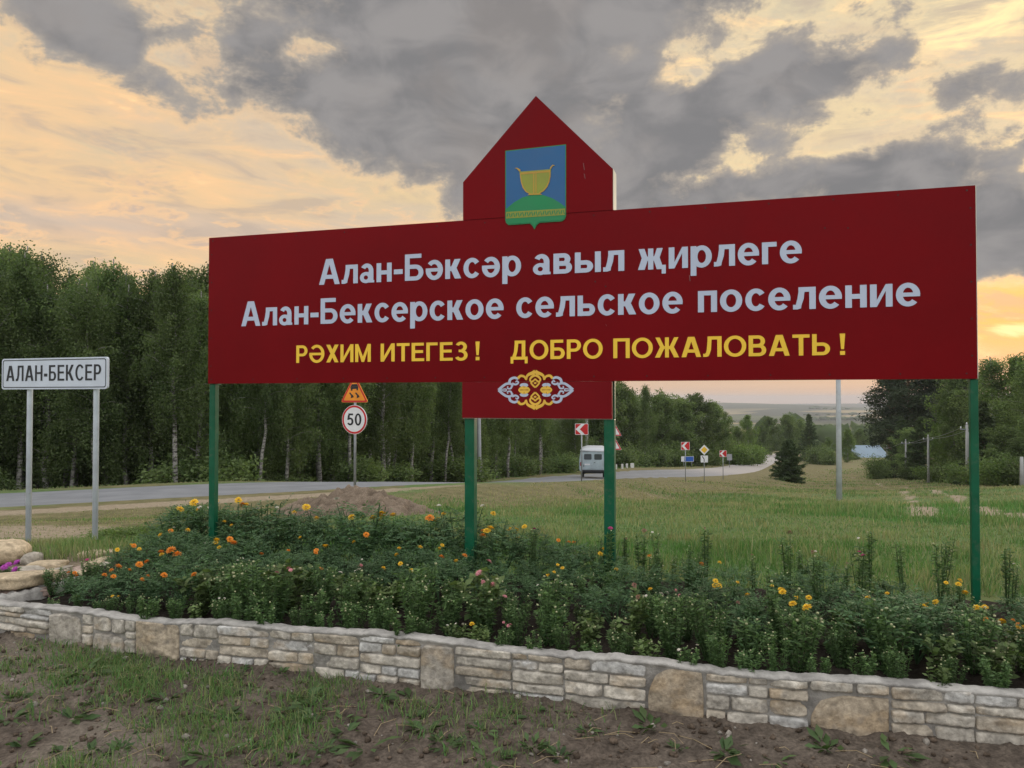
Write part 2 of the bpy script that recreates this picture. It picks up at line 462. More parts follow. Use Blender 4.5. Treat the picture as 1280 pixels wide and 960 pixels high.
# far country: fields, stubble and woods
vo = b.n('ShaderNodeTexVoronoi'); vo.inputs['Scale'].default_value = 1.0
s3 = b.n('ShaderNodeSeparateXYZ'); b.l(pos, s3.inputs[0])
b.l(b.comb(b.m('MULTIPLY', s3.outputs[0], .0022), b.m('MULTIPLY', s3.outputs[1], .0030), 0), vo.inputs['Vector'])
vs_ = b.n('ShaderNodeSeparateColor'); b.l(vo.outputs['Color'], vs_.inputs[0])
fld = b.mix(b.ss(vs_.outputs[0], .35, .55), (.07, .09, .035), (.30, .235, .12))
fld = b.mix(b.ss(vs_.outputs[1], .62, .72), fld, (.030, .042, .022))
yy = s3.outputs[1]
fld = b.mix(b.m('MULTIPLY', b.ss(yy, 2500, 3500), .85), fld, (.045, .062, .042))
c0 = b.mix(b.ss(yy, 330, 560), c0, fld)
b.l(c0, p.inputs['Base Color']); p.inputs['Roughness'].default_value = .95; p.inputs['Specular IOR Level'].default_value = .1
bump(b, p, b.m('ADD', n3, n2), .7, .05)
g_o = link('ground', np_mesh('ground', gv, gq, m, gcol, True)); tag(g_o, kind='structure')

# ---- the road
mr, b, p, o = new_mat('asphalt'); MATS['asphalt'] = mr
pos = b.n('ShaderNodeNewGeometry').outputs['Position']
n = b.noise(pos, 1.1, 7, .6); n2 = b.noise(pos, 42, 4, .7)
uvn = b.n('ShaderNodeAttribute'); uvn.attribute_name = 'tint'
su = b.n('ShaderNodeSeparateColor'); b.l(uvn.outputs['Color'], su.inputs[0])
c0 = b.mix(b.ss(n, .3, .7), (.150, .157, .168), (.205, .212, .222))
c0 = b.mix(b.m('MULTIPLY', b.ss(n2, .4, .7), .35), c0, (.22, .22, .215))
# wheel tracks polished a little darker, dusty edges
c0 = b.mix(b.m('MULTIPLY', su.outputs[1], .35), c0, (.130, .135, .142))
c0 = b.mix(b.m('MULTIPLY', b.ss(b.m('ADD', su.outputs[0], b.m('MULTIPLY', b.m('SUBTRACT', n, .5), .5)), .80, 1.0), .8), c0, (.30, .25, .18))
c0 = b.mix(b.m('MULTIPLY', su.outputs[2], .8), c0, (.36, .33, .31))
b.l(c0, p.inputs['Base Color']); p.inputs['Roughness'].default_value = .8; p.inputs['Specular IOR Level'].default_value = .25
bump(b, p, n2, .3, .01)
cs = np.linspace(-3.8, 3.8, 25)
rv, rcol = [], []
for i in range(len(RC)):
    for c in cs:
        P = RC[i] + RN[i] * c
        rv.append((P[0], P[1], RCZ[i] - RBANK[i] * c - .012 * abs(c)))
        wt = sum(math.exp(-((abs(c) - q) / .32) ** 2) for q in (1.0, 2.65))
        rcol.append((abs(c) / 3.7, wt, float(sstep(RC[i, 1], 72, 92)), 1))
k = len(cs); ii = np.arange((len(RC) - 1) * (k - 1)); o_ = ii // (k - 1) * k + ii % (k - 1)
road = link('road', np_mesh('road', rv, np.column_stack([o_, o_ + 1, o_ + k + 1, o_ + k])[:, ::-1], mr, np.array(rcol), True)); tag(road, kind='structure')

# ---- trodden bare soil before the wall
WALL = np.array([(-5.2, 5.62), (-4.3, 5.36), (-3.39, 5.10), (-2.13, 4.66), (-.995, 4.35), (0, 4.06), (1.01, 3.76), (2.32, 3.48), (3.3, 3.26), (4.4, 3.0)], float)
WC = catmull(WALL, 16)
_wl = np.concatenate([[0], np.cumsum(np.linalg.norm(np.diff(WC, axis=0), axis=1))])
def wall_at(s):
    x = np.interp(s, _wl, WC[:, 0]); y = np.interp(s, _wl, WC[:, 1])
    x2 = np.interp(s + .05, _wl, WC[:, 0]); y2 = np.interp(s + .05, _wl, WC[:, 1])
    x1 = np.interp(s - .05, _wl, WC[:, 0]); y1 = np.interp(s - .05, _wl, WC[:, 1])
    t = np.array([x2 - x1, y2 - y1]); t /= np.linalg.norm(t)
    return np.array([x, y]), t, np.array([t[1], -t[0]])      # point, along, outwards (to the viewer)
def wall_y(x): return np.interp(x, WC[:, 0], WC[:, 1])
def vnoise(x, y, f, seed=0):
    """value noise"""
    x = x * f; y = y * f; xi = np.floor(x).astype(int); yi = np.floor(y).astype(int); fx = x - xi; fy = y - yi
    fx = fx * fx * (3 - 2 * fx); fy = fy * fy * (3 - 2 * fy)
    def hsh(i, j):
        n = (i * 374761393 + j * 668265263 + seed * 982451653) & 0x7fffffff
        n = ((n ^ (n >> 13)) * 1274126177) & 0x7fffffff
        return ((n ^ (n >> 16)) & 0xffff) / 65535.0
    a = hsh(xi, yi); b_ = hsh(xi + 1, yi); c = hsh(xi, yi + 1); d = hsh(xi + 1, yi + 1)
    return (a * (1 - fx) + b_ * fx) * (1 - fy) + (c * (1 - fx) + d * fx) * fy
def fbm(x, y, f, o=4, seed=0):
    s, a, t = 0, 1, 0
    for k in range(o): s = s + a * vnoise(x, y, f * 2 ** k, seed + k); t += a; a *= .55
    return s / t
def soil_z(x, y):
    x = np.asarray(x, float); y = np.asarray(y, float)
    n = fbm(x, y, 2.2, 3, 5); c = fbm(x, y, 13, 4, 9)
    return .02 + .06 * (n - .5) + .045 * np.maximum(c - .45, 0) ** 1.2 * 2 + .03 * np.exp(-(wall_y(x) - y) / .12)
X, Y = np.meshgrid(np.linspace(-6.2, 4.8, 640), np.linspace(1.6, 6.0, 300))
x, y = X.ravel(), Y.ravel(); z = soil_z(x, y)
z = np.where(y > wall_y(x) + .05, -.05, z)
edge = np.minimum.reduce([sstep(x, -6.2, -5.6), 1 - sstep(x, 4.2, 4.8), sstep(y, 1.6, 1.9)]); z = z * edge - .02 * (1 - edge) 
nn = fbm(x, y, 3.1, 4, 21); n2 = fbm(x, y, 1.1, 3, 31); n4 = fbm(x, y, 26, 3, 4)
c = np.array([.085, .062, .045])[None] * (1 - nn[:, None]) + np.array([.17, .135, .10])[None] * nn[:, None]
c = (c * .8 + c.mean(1)[:, None] * .2) * np.array([1.0, .985, .98])[None] * (.40 + .92 * n4[:, None])
pale = sstep(n2, .52, .66)[:, None] * .6; c = c * (1 - pale) + np.array([.18, .15, .118])[None] * pale
ii = np.arange(299 * 639); o_ = ii // 639 * 640 + ii % 639
soil = link('bare_soil', np_mesh('bare_soil', np.column_stack([x, y, z]), np.column_stack([o_, o_ + 1, o_ + 641, o_ + 640]), tint_mat('soil', .95, 60, .45, .8, .012, .1), np.column_stack([c, np.ones(len(c))]), True))
tag(soil, kind='structure')

# ---- flower bed soil, higher than the ground outside
bx, by = np.meshgrid(np.linspace(-3.45, 4.6, 240), np.linspace(0, 1, 80))
by2 = wall_y(bx) + .1 + by * (np.interp(bx, [-3.4, -2.6, 0, 3, 4.6], [7.55, 7.35, 6.55, 5.75, 5.3]) - wall_y(bx) - .1)
x, y = bx.ravel(), by2.ravel()
z = .20 + .05 * (fbm(x, y, 3, 3, 2) - .5) + .05 * (fbm(x, y, 15, 3, 6) - .5)
z = z - .30 * sstep(by.ravel(), .86, 1.0)
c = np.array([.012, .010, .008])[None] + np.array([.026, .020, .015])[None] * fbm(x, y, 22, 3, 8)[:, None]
ii = np.arange(79 * 239); o_ = ii // 239 * 240 + ii % 239
bed = link('flower_bed_soil', np_mesh('flower_bed_soil', np.column_stack([x, y, z]), np.column_stack([o_, o_ + 1, o_ + 241, o_ + 240]), MATS['soil'], np.column_stack([c, np.ones(len(c))]), True))
tag(bed, kind='structure')
def bed_z(x, y): return .20

# ================================================================== LETTERS drawn stroke by stroke (cap height 1)
class Pen:
    def __init__(s, st=.2, t=.165): s.s, s.t = st, t
    def R(s, a, b, c, d): return [[(a, b), (c, b), (c, d), (a, d)]]
    def D(s, xa, ya, xb, yb, w): return [[(xa - w / 2, ya), (xa + w / 2, ya), (xb + w / 2, yb), (xb - w / 2, yb)]]
    def A(s, cx, cy, rx, ry, a0=0, a1=360, wx=None, wy=None):
        wx = wx or s.s; wy = wy or s.t; n = max(6, int(abs(a1 - a0) / 11)); out = []
        P = []
        for k in range(n + 1):
            t = R_(a0 + (a1 - a0) * k / n); P.append(((cx + rx * math.cos(t), cy + ry * math.sin(t)), (cx + (rx - wx) * math.cos(t), cy + (ry - wy) * math.sin(t))))
        return [('strip', [q[0] for q in P], [q[1] for q in P])]
    def bowl(s, x0, x1, y0, y1):
        """a D shaped bowl on a stem, open to the left"""
        r = (y1 - y0) / 2; rx = min(r * 1.05, (x1 - x0) * .7); cx = x1 - rx
        return s.R(x0, y1 - s.t, cx, y1) + s.R(x0, y0, cx, y0 + s.t) + s.A(cx, (y0 + y1) / 2, rx, r, -90, 90)
    def glyph(p, ch):
        s, t, R, D, A = p.s, p.t, p.R, p.D, p.A
        X = .725
        def Pe(h, W): return R(0, 0, s, h) + R(W - s, 0, W, h) + R(s, h - t, W - s, h), W
        def En(h, W): return R(0, 0, s, h) + R(W - s, 0, W, h) + R(s, h / 2 - t / 2, W - s, h / 2 + t / 2), W
        def I(h, W): return R(0, 0, s, h) + R(W - s, 0, W, h) + [[(s, 0.0), (s, .30 * h), (W - s, h), (W - s, .70 * h)]], W
        def El(h, W): return R(W - s, 0, W, h) + R(W * .22, h - t, W - s, h) + [[(W * .22, h - t), (W * .22 + s * .95, h - t), (W * .22 + s * .8, .34), (W * .22 - .035, .34)], [(-.02, 0), (.12, 0), (.22, .03), (W * .22 + s * .45, .12), (W * .22 + s * .8, .34), (W * .22 - .035, .34), (W * .22 - .07, .20), (.06, .15), (-.02, .155)]], W
        def Ka(h, W): return R(0, 0, s, h) + R(s, .40 * h, s + .11, .40 * h + t * 1.1) + D(s + .09, .42 * h, W - .14, h, s * 1.2) + D(s + .12, .56 * h, W - .12, 0, s * 1.28), W
        def Zhe(h, W):
            c = W / 2; q = s * .47
            return R(c - q, 0, c + q, h) + R(c - q - .1, .41 * h, c - q, .41 * h + t) + R(c + q, .41 * h, c + q + .1, .41 * h + t) + D(c + q + .08, .42 * h, W - .12, h, s * 1.05) + D(c - q - .08, .42 * h, .12, h, s * 1.05) + D(c + q + .1, .55 * h, W - .11, 0, s * 1.2) + D(c - q - .1, .55 * h, .11, 0, s * 1.2), W
        def Ve(h, W):
            return R(0, 0, s, h) + p.bowl(s, W, 0, h * .5 + t * .45) + p.bowl(s, W - .05, h * .5 - t * .45, h), W
        def Soft(h, W): return R(0, 0, s, h) + p.bowl(s, W, 0, h * .60), W
        def O(h, W, a0=0, a1=360): return A(W / 2, h / 2, W / 2, h / 2 + .015, a0, a1), W
        if ch in 'АA': return D(.12, 0, .415, 1, s * 1.12) + D(.79, 0, .495, 1, s * 1.12) + R(.26, .22, .66, .22 + t), .91
        if ch == 'л': return El(X, .66)
        if ch == 'Л': return El(1, .80)
        if ch == 'н': return En(X, .62)
        if ch == 'Н': return En(1, .78)
        if ch == 'п': return Pe(X, .61)
        if ch == 'П': return Pe(1, .78)
        if ch == 'и': return I(X, .64)
        if ch == 'И': return I(1, .80)
        if ch == 'г': return R(0, 0, s, X) + R(s, X - t, .46, X), .47
        if ch == 'Г': return R(0, 0, s, 1) + R(s, 1 - t, .62, 1), .63
        if ch == 'к': return Ka(X, .62)
        if ch == 'К': return Ka(1, .80)
        if ch == 'ж': return Zhe(X, .86)
        if ch == 'җ': return Zhe(X, .86)[0] + R(.80, -.16, .94, t * .9), .95
        if ch == 'Ж': return Zhe(1, 1.10)
        if ch == 'в': return Ve(X, .62)
        if ch == 'В': return Ve(1, .76)
        if ch == 'ь': return Soft(X, .62)
        if ch == 'Ь': return Soft(1, .74)
        if ch == 'ы': return Soft(X, .60)[0] + R(.66, 0, .66 + s, X), .66 + s
        if ch == 'Б': return Soft(1, .74)[0] + R(s, 1 - t, .66, 1), .74
        if ch == 'о': return O(X, .70)
        if ch == 'О': return O(1, .98)
        if ch == 'с': return O(X, .66, 36, 324)[0], .615
        if ch == 'С': return O(1, .90, 38, 322)[0], .84
        if ch == 'е': return O(X, .68, 0, 318)[0] + R(s * .9, .30, .675, .30 + t * .82), .68
        if ch == 'ә': return O(X, .68, 180, 498)[0] + R(.005, .30, .68 - s * .9, .30 + t * .82), .68
        if ch == 'Ә': return O(1, .96, 180, 498)[0] + R(.01, .42, .96 - s * .9, .42 + t * .9), .96
        if ch == 'р': return R(0, -.28, s, X) + A(s * .45 + .28, X / 2, .33, X / 2 + .015, -180, 180), s * .45 + .61
        if ch == 'Р': return R(0, 0, s, 1) + p.bowl(s, .72, .37, 1), .72
        if ch == 'а': return A(.29, .46, .27, .28, 0, 150) + R(.56 - s, .04, .56, .47) + A(.25, .20, .25, .215, 0, 360, s * .85, t * .85) + R(.30, .30, .56 - s, .30 + t * .7) + R(.56 - s, 0, .60, .09), .60
        if ch == 'Х': return D(.13, 0, .66, 1, s * 1.25) + D(.66, 0, .13, 1, s * 1.25), .79
        if ch == 'М': return R(0, 0, s, 1) + R(.95 - s, 0, .95, 1) + [[(s, 1), (s, .62), (.475 - s * .4, 0), (.475, 0), (.475, .30)], [(.95 - s, 1), (.95 - s, .62), (.475 + s * .4, 0), (.475, 0), (.475, .30)]], .95
        if ch == 'Т': return R(.36 - s / 2, 0, .36 + s / 2, 1 - t) + R(0, 1 - t, .72, 1), .72
        if ch == 'Е': return R(0, 0, s, 1) + R(s, 1 - t, .68, 1) + R(s, 0, .70, t) + R(s, .5 - t / 2 + .02, .64, .5 + t / 2 + .02), .70
        if ch == 'З': return A(.33, .735, .31, .28, -80, 155) + A(.33, .285, .35, .30, -155, 82) + R(.20, .52 - t * .45, .38, .52 + t * .42), .68
        if ch == 'Д': return R(0, 0, .90, t) + R(0, -.20, .15, 0) + R(.75, -.20, .90, 0) + R(.78 - s, t, .78, 1) + R(.22, 1 - t, .78 - s, 1) + [[(.22, 1 - t), (.22 + s, 1 - t), (.18 + s, .45), (.10 + s, t), (.09, t), (.18, .40)]], .90
        if ch == '-': return R(0, .27, .36, .27 + s * .95), .36
        if ch == '!': return [[(.02 + .02, .27), (.18 - .02, .27), (.21, 1), (-.01, 1)]] + R(.0, 0, .2, .185), .20
        if ch == '5': return R(.10, 1 - t, .56, 1) + D(.15, 1 - t, .10, .46, s) + A(.28, .33, .32, .33, -150, 118), .60
        if ch == '0': return A(.32, .5, .32, .51), .64
        if ch == ' ': return [], .28
        return [], .3
    def word(p, text, gap=.075):
        out, x = [], 0
        for ch in text:
            g, w = p.glyph(ch)
            g2 = []
            for q in g:
                if isinstance(q, tuple): g2.append(('strip', [(a + x, b) for a, b in q[1]], [(a + x, b) for a, b in q[2]]))
                else: g2.append([(a + x, b) for a, b in q])
            out.append(g2); x += w + gap
        return out, x - gap
def letters(mb, text, x0, x1, zb, cap, y, pen, gap=.075, mi=0, zb2=None):
    """letters between x0 and x1 on the baseline zb, on the plane y (front to -y); each stroke a hair before the last"""
    gl, w = pen.word(text, gap); k = (x1 - x0) / w
    for g in gl:
        for n, q in enumerate(g):
            yy = y - .00025 * n
            f = lambda P: (x0 + P[0] * k, yy, zb + P[1] * cap)
            if isinstance(q, tuple):
                v = [f(P) for P in q[1]] + [f(P) for P in q[2]]; m_ = len(q[1])
                mb.mesh(v, [[i, i + 1, m_ + i + 1, m_ + i] for i in range(m_ - 1)], mi)
            else: mb.poly([f(P) for P in q], mi)

# ================================================================== WELCOME SIGN
paint('sign_red', (.150, .0020, .0044), .40, var=.10, scale=.9, spec=.07)
paint('sign_red_lower', (.155, .0018, .005), .42, var=.06, scale=2.5, spec=.12)
paint('sign_edge', (.62, .60, .50), .5)
paint('post_green', (.001, .080, .036), .40, var=.15, scale=5, dirt=.25, spec=.3)
paint('letter_white', (.43, .48, .60), .5, var=.04)
paint('letter_yellow', (.80, .51, .035), .5, var=.06)
paint('shield_blue', (.011, .095, .25), .45, var=.06)
paint('shield_green', (.004, .20, .065), .45, var=.06)
paint('bowl_yellow', (.24, .26, .03), .5, var=.12)
paint('bowl_ochre', (.42, .25, .03), .5, var=.15)
paint('screw_dark', (.03, .012, .012), .5)
PL = at(260, 479, 6.61); PRt = at(1222, 474, 4.97)
SU = Vector((PRt.x - PL.x, PRt.y - PL.y, 0)).normalized()
SROT = math.atan2(SU.y, SU.x)
SO = Vector((PL.x, PL.y, .18))
SNORM = Vector((SU.y, -SU.x, 0))
def suv(px, py):
    r = ray(px, py); o_ = Vector((0, 0, EYE))
    k = (SO - o_).dot(SNORM) / r.dot(SNORM); P = o_ + r * k
    return ((P - SO).dot(SU), P.z - SO.z)
sign = tag(empty('welcome_sign', SO, SROT), 'large dark red welcome billboard with gabled top on four green posts in the flower bed', 'billboard')
uL, zB = 0.0, suv(740, 476.5)[1]
uR = suv(1222, 474)[0]; zT = (suv(260, 297)[1] + suv(1222, 232)[1]) / 2
TH = .05
mb = MB(); mb.box(uL, 0, zB, uR, TH, zT, 0)
panel = mb.build('panel', [MATS['sign_red']], sign)
# thin bright folded edges of the sheet, pop rivets
for (a, c, d, e) in ((uL - .004, zB + .002, uL - .0005, zT), (uR + .0005, zB + .002, uR + .006, zT)):
    mb = MB(); mb.box(a, .006, c, d, TH - .004, e); mb.build('pale_edge', MATS['sign_edge'], panel)
mb = MB(); rr = random.Random(4); mb.disc((0, 0), .006, 8, 0)
rv_me = None
spots = [(uL + .05 + i * (uR - uL - .1) / 14 + rr.uniform(-.02, .02), z) for i in range(15) for z in (zT - .03, zB + .035)] + [(u, zB + .15 + i * .24) for i in range(5) for u in (uL + .03, uR - .03)] + [suv(*q) for q in ((1031, 285), (1060, 285), (757, 358), (744, 352))]
for u, z in spots:
    o = mb.build('rivet', MATS['screw_dark'], panel, fix=False) if rv_me is None else link('rivet', rv_me, panel)
    rv_me = o.data; o.location = (u, -.0016, z)
# gable
g = [suv(579, 277), suv(579.5, 228), suv(670, 120), suv(766, 211), suv(766, 264)]
zt2 = zT + .0015
ga = [(g[0][0], zt2), (g[0][0], g[1][1]), g[2], (g[3][0], g[3][1]), (g[3][0], zt2)]
mb = MB(); mb.prism(ga, -.004, .15)
gable = mb.build('gable_panel', MATS['sign_red'], sign)
mb = MB(); mb.box(g[3][0] + .0006, .002, zt2 + .002, g[3][0] + .004, .148, g[3][1]); mb.build('pale_edge', MATS['sign_edge'], gable)  # pale strip: side light on the gable's return put into the colour
# pale scratches in the paint
for q in ((729, 204, 731, 213), (730, 217, 732, 224), (861.5, 344, 863, 352), (757, 405, 759, 408)):
    mb = MB(); a_, b_ = suv(q[0], q[1]), suv(q[2], q[3]); mb.poly([(a_[0], -.0055, a_[1]), (a_[0] + .004, -.0055, a_[1] - .003), (b_[0], -.0055, b_[1]), (b_[0] - .004, -.0055, b_[1] + .004)])
    mb.build('paint_scratch', MATS['scratch_grey'] if 'scratch_grey' in MATS else paint('scratch_grey', (.22, .12, .12), .6), gable, fix=False)
# lower plate
l0 = suv(578, 479)[0]; l1 = suv(765, 478)[0]; lz = suv(670, 523)[1]
mb = MB(); mb.box(l0, -.003, lz, l1, .05, zB - .0015)
low = mb.build('lower_panel', MATS['sign_red_lower'], sign)
mb = MB(); mb.box(l0 + .002, .003, lz - .0035, l1 - .002, .047, lz - .0005); mb.build('pale_edge', MATS['sign_edge'], low)
# posts (square tubes down into the bed)
for (px, w) in ((263.5, .056), (586, .077), (761, .077), (1219.5, .047)):
    u = suv(px, 560)[0]; top = lz - .003 if 500 < px < 800 else zB - .003
    mb = MB(); mb.box(u - w / 2, .012 if w > .07 else .012, -.35, u + w / 2, .012 + w, top, 0, .004)
    mb.box(u - w / 2 + .003, TH + .004, top - .01, u + w / 2 - .003, TH + .05, top + .7)
    p_ = mb.build('post', MATS['post_green'], sign)
# writing
pen = Pen(.192, .156)
def line_of(words, mat, cap_px, b0, b1, name):
    """words with their left and right ends in the photograph; baseline through two points; all on the sign's plane"""
    zb = (suv(*b0)[1] + suv(*b1)[1]) / 2
    cap = cap_px
    for (t, xa, xb, yy, gap) in words:
        mb = MB(); letters(mb, t, suv(xa, yy)[0], suv(xb, yy)[0], zb, cap, -.003, pen, gap * 1.25)
        mb.build(name, mat, panel, fix=False)
capz = lambda x, y0, y1: suv(x, y0)[1] - suv(x, y1)[1]
line_of([('Алан-Бәксәр', 398.7, 651.5, 345, .07), ('авыл', 666.3, 780.5, 340, .075), ('җирлеге', 797.7, 1002.5, 332, .07)], MATS['letter_white'],
        capz(510, 318, 351), (400, 356.2), (985, 329), 'lettering')
line_of([('Алан-Бексерское', 301.5, 629.8, 403, .07), ('сельское', 645.4, 853.6, 396, .075), ('поселение', 872.5, 1150.4, 386, .075)], MATS['letter_white'],
        capz(420, 372.6, 404.6), (303, 407.5), (1130, 383.3), 'lettering')
line_of([('РӘХИМ', 370.5, 463.7, 453, .08), ('ИТЕГЕЗ', 475.9, 584.7, 451, .09), ('!', 594.7, 599.5, 450, 0), ('ДОБРО', 638.3, 753.5, 448, .08), ('ПОЖАЛОВАТЬ', 766.7, 1037.6, 445, .08), ('!', 1050, 1056.3, 443, 0)],
        MATS['letter_yellow'], capz(480, 429, 451.6), (372, 453.4), (1037, 444.2), 'lettering')
# coat of arms
def shp(pts, y, mb, mi=0): mb.poly([(suv(*q)[0], y, suv(*q)[1]) for q in pts], mi)
def cr(x, y): return (560 + x / 5.332, 110 + y / 5.332)
shield_o = [cr(*q) for q in ((383, 420), (788, 377), (788, 855), (780, 876), (760, 890), (612, 899), (592, 916), (578, 944), (564, 920), (548, 905), (405, 915), (388, 900), (383, 880))]
shield = [cr(*q) for q in ((389, 425), (783, 383), (783, 853), (775, 870), (758, 883), (608, 893), (588, 910), (578, 932), (568, 914), (552, 899), (408, 908), (393, 895), (389, 878))]
mb = MB(); shp(shield_o, -.006, mb, 0); shp(shield, -.0072, mb, 1)
arms = mb.build('coat_of_arms', [MATS['shield_green'], MATS['shield_blue']], gable, fix=False)
hill = [cr(*q) for q in ((389, 808), (440, 765), (500, 730), (570, 713), (640, 716), (700, 738), (745, 765), (783, 793), (783, 853), (775, 870), (758, 883), (608, 893), (588, 910), (578, 932), (568, 914), (552, 899), (408, 908), (393, 895), (389, 878))]
mb = MB(); shp(hill, -.0084, mb); mb.build('green_hill', MATS['shield_green'], arms, fix=False)
mb = MB()
shp([cr(*q) for q in ((389, 828), (783, 805), (783, 848), (389, 872))], -.0094, mb, 0)
rr = random.Random(2)
for i in range(26):
    t0 = i / 26; x0 = 391 + 390 * t0; yb = 828 - 23 * t0 + 4
    if i % 2: q = ((x0, yb + 4), (x0 + 6, yb + 4), (x0 + 15, yb + 32), (x0 + 9, yb + 32))
    else: q = ((x0 + 7, yb + 3), (x0 + 13, yb + 10), (x0 + 7, yb + 32), (x0 + 2, yb + 22))
    shp([cr(*k) for k in q], -.0104, mb, 1)
mb.build('ornament_band', [MATS['bowl_yellow'], MATS['shield_green']], arms, fix=False)
mb = MB()
bowl = [(478, 560), (688, 543), (686, 590), (678, 630), (664, 662), (640, 690), (612, 706), (545, 708), (520, 695), (500, 668), (488, 630), (482, 590)]
shp([cr(*q) for q in bowl], -.0096, mb, 0)
shp([cr(*q) for q in ((484, 566), (684, 550), (684, 563), (485, 580))], -.0106, mb, 1)
shp([cr(*q) for q in ((570, 573), (592, 571), (592, 706), (570, 708))], -.0106, mb, 1)
shp([cr(*q) for q in ((577, 574), (585, 573), (585, 704), (577, 706))], -.0114, mb, 0)
shp([cr(*q) for q in ((484, 566), (482, 590), (488, 630), (500, 668), (520, 695), (545, 708), (548, 702), (526, 690), (508, 664), (496, 628), (490, 590), (491, 566))], -.0108, mb, 1)
shp([cr(*q) for q in ((684, 550), (686, 590), (678, 630), (664, 662), (640, 690), (612, 706), (610, 700), (634, 685), (656, 658), (670, 628), (678, 590), (677, 550))], -.0108, mb, 1)
for q in (((478, 560), (460, 540), (445, 537), (462, 534), (484, 545), (486, 560)), ((688, 543), (700, 523), (716, 518), (700, 514), (684, 530), (681, 543)), ((545, 706), (532, 716), (630, 713), (612, 704))):
    shp([cr(*k) for k in q], -.0112, mb, 1)
mb.build('golden_bowl', [MATS['bowl_yellow'], MATS['bowl_ochre']], arms, fix=False)
# folk ornament on the lower plate: one quarter drawn, mirrored twice
paint('ornament_yellow', (.72, .43, .05), .5)
ou, oz = suv(669.2, 487.4); ks = (suv(716, 487.4)[0] - suv(623, 487.4)[0]) / 610.0
mbo = {(0, 1): MB(), (0, -1): MB(), (1, 1): MB()}
mbo[(1, -1)] = mbo[(1, 1)]
cnt = [0]
def stroke(pts, w0, w1, mi, sub=6):
    P = catmull(np.array(pts, float), sub); n = len(P)
    T = np.gradient(P, axis=0); T /= np.linalg.norm(T, axis=1)[:, None]; N = np.column_stack([-T[:, 1], T[:, 0]])
    wd = np.array([w0 + (w1 - w0) * (i / (n - 1)) for i in range(n)])[:, None] / 2
    L, Rr = P + N * wd, P - N * wd
    for sx_ in (1, -1):
        for sz in (1, -1):
            cnt[0] += 1; y = -.0045 - .00012 * (cnt[0] % 26)
            v = [(ou + q[0] * sx_ * ks, y, oz + q[1] * sz * ks) for q in list(L) + list(Rr)]
            mbo[(mi, sx_)].mesh(v, [[i, i + 1, n + i + 1, n + i] for i in range(n - 1)])
stroke([(305, 0), (270, 30), (235, 50), (200, 48), (186, 28)], 22, 16, 0)
stroke([(190, 36), (203, 12), (228, 14), (226, 30)], 16, 9, 0)
stroke([(300, 2), (250, 8), (235, 2)], 6, 12, 0)
stroke([(215, 52), (205, 84), (172, 98), (140, 88)], 22, 18, 0)
stroke([(190, 52), (160, 44), (138, 58), (150, 72), (162, 62)], 17, 9, 0)
stroke([(142, 92), (120, 112), (90, 106), (74, 84)], 22, 15, 1)
stroke([(76, 78), (68, 108), (50, 124), (24, 134), (0, 146)], 16, 30, 1)
stroke([(0, 118), (22, 108), (38, 92), (42, 76), (28, 66), (18, 76)], 22, 9, 1)
stroke([(0, 88), (16, 70), (34, 58), (20, 38), (0, 20)], 12, 14, 1)
stroke([(0, 48), (8, 60)], 8, 14, 1, 3)
stroke([(42, 0), (60, 12), (90, 18)], 6, 34, 1, 5)
stroke([(138, 0), (120, 12), (92, 18)], 6, 34, 1, 5)
stroke([(62, 30), (72, 40), (92, 42)], 18, 26, 0, 5)
stroke([(122, 30), (112, 40), (92, 42)], 18, 26, 0, 5)
orn = mbo[(1, 1)].build('folk_ornament', MATS['ornament_yellow'], low, fix=False)
for sx_ in (-1, 1): mbo[(0, sx_)].build('white_scroll', MATS['letter_white'], orn, fix=False)

# ================================================================== TOWN NAME SIGN
paint('galvanised', (.40, .43, .45), .45, .35, var=.12, scale=7)
paint('grey_pipe', (.50, .56, .61), .5, var=.10, scale=5, dirt=.2)
paint('reflective_white', (.50, .55, .62), .45, var=.06, scale=4)
paint('ink_black', (.012, .013, .016), .5)
paint('sign_back', (.30, .31, .32), .5, .3)
def rrect(x0, z0, x1, z1, r, n=5):
    out = []
    for cx, cz, a in ((x1 - r, z1 - r, 0), (x0 + r, z1 - r, 90), (x0 + r, z0 + r, 180), (x1 - r, z0 + r, 270)):
        for k in range(n + 1): out.append((cx + r * math.cos(R_(a + 90 * k / n)), cz + r * math.sin(R_(a + 90 * k / n))))
    return out
A0, A1 = at(2, 486, 8.30), at(134, 487, 7.85)
D0 = Vector((A1.x - A0.x, A1.y - A0.y, 0)); rz = math.atan2(D0.y, D0.x); Lw = D0.length
town = tag(empty('town_sign', (A0.x, A0.y, 0), rz), 'white rectangular town name sign with black lettering on two grey pipe posts', 'road sign')
z0 = (at(2, 486, 8.3).z + at(134, 487, 7.85).z) / 2; z1 = (at(2, 448, 8.3).z + at(134, 446.5, 7.85).z) / 2
mb = MB(); mb.prism(rrect(0, z0, Lw, z1, .03), 0, .025)
tp = mb.build('panel', MATS['reflective_white'], town)
o1, o2 = rrect(.016, z0 + .016, Lw - .016, z1 - .016, .026), rrect(.025, z0 + .025, Lw - .025, z1 - .025, .02)
mb = MB(); n_ = len(o1)
mb.mesh([(q[0], -.0015, q[1]) for q in o1 + o2], [[k, (k + 1) % n_, n_ + (k + 1) % n_, n_ + k] for k in range(n_)]); mb.build('border', MATS['ink_black'], tp, fix=False)
mb = MB(); hh = z1 - z0
letters(mb, 'АЛАН-БЕКСЕР', Lw * .045, Lw * .945, z0 + hh * .27, hh * .50, -.0018, Pen(.20, .125), .15); mb.build('lettering', MATS['ink_black'], tp, fix=False)
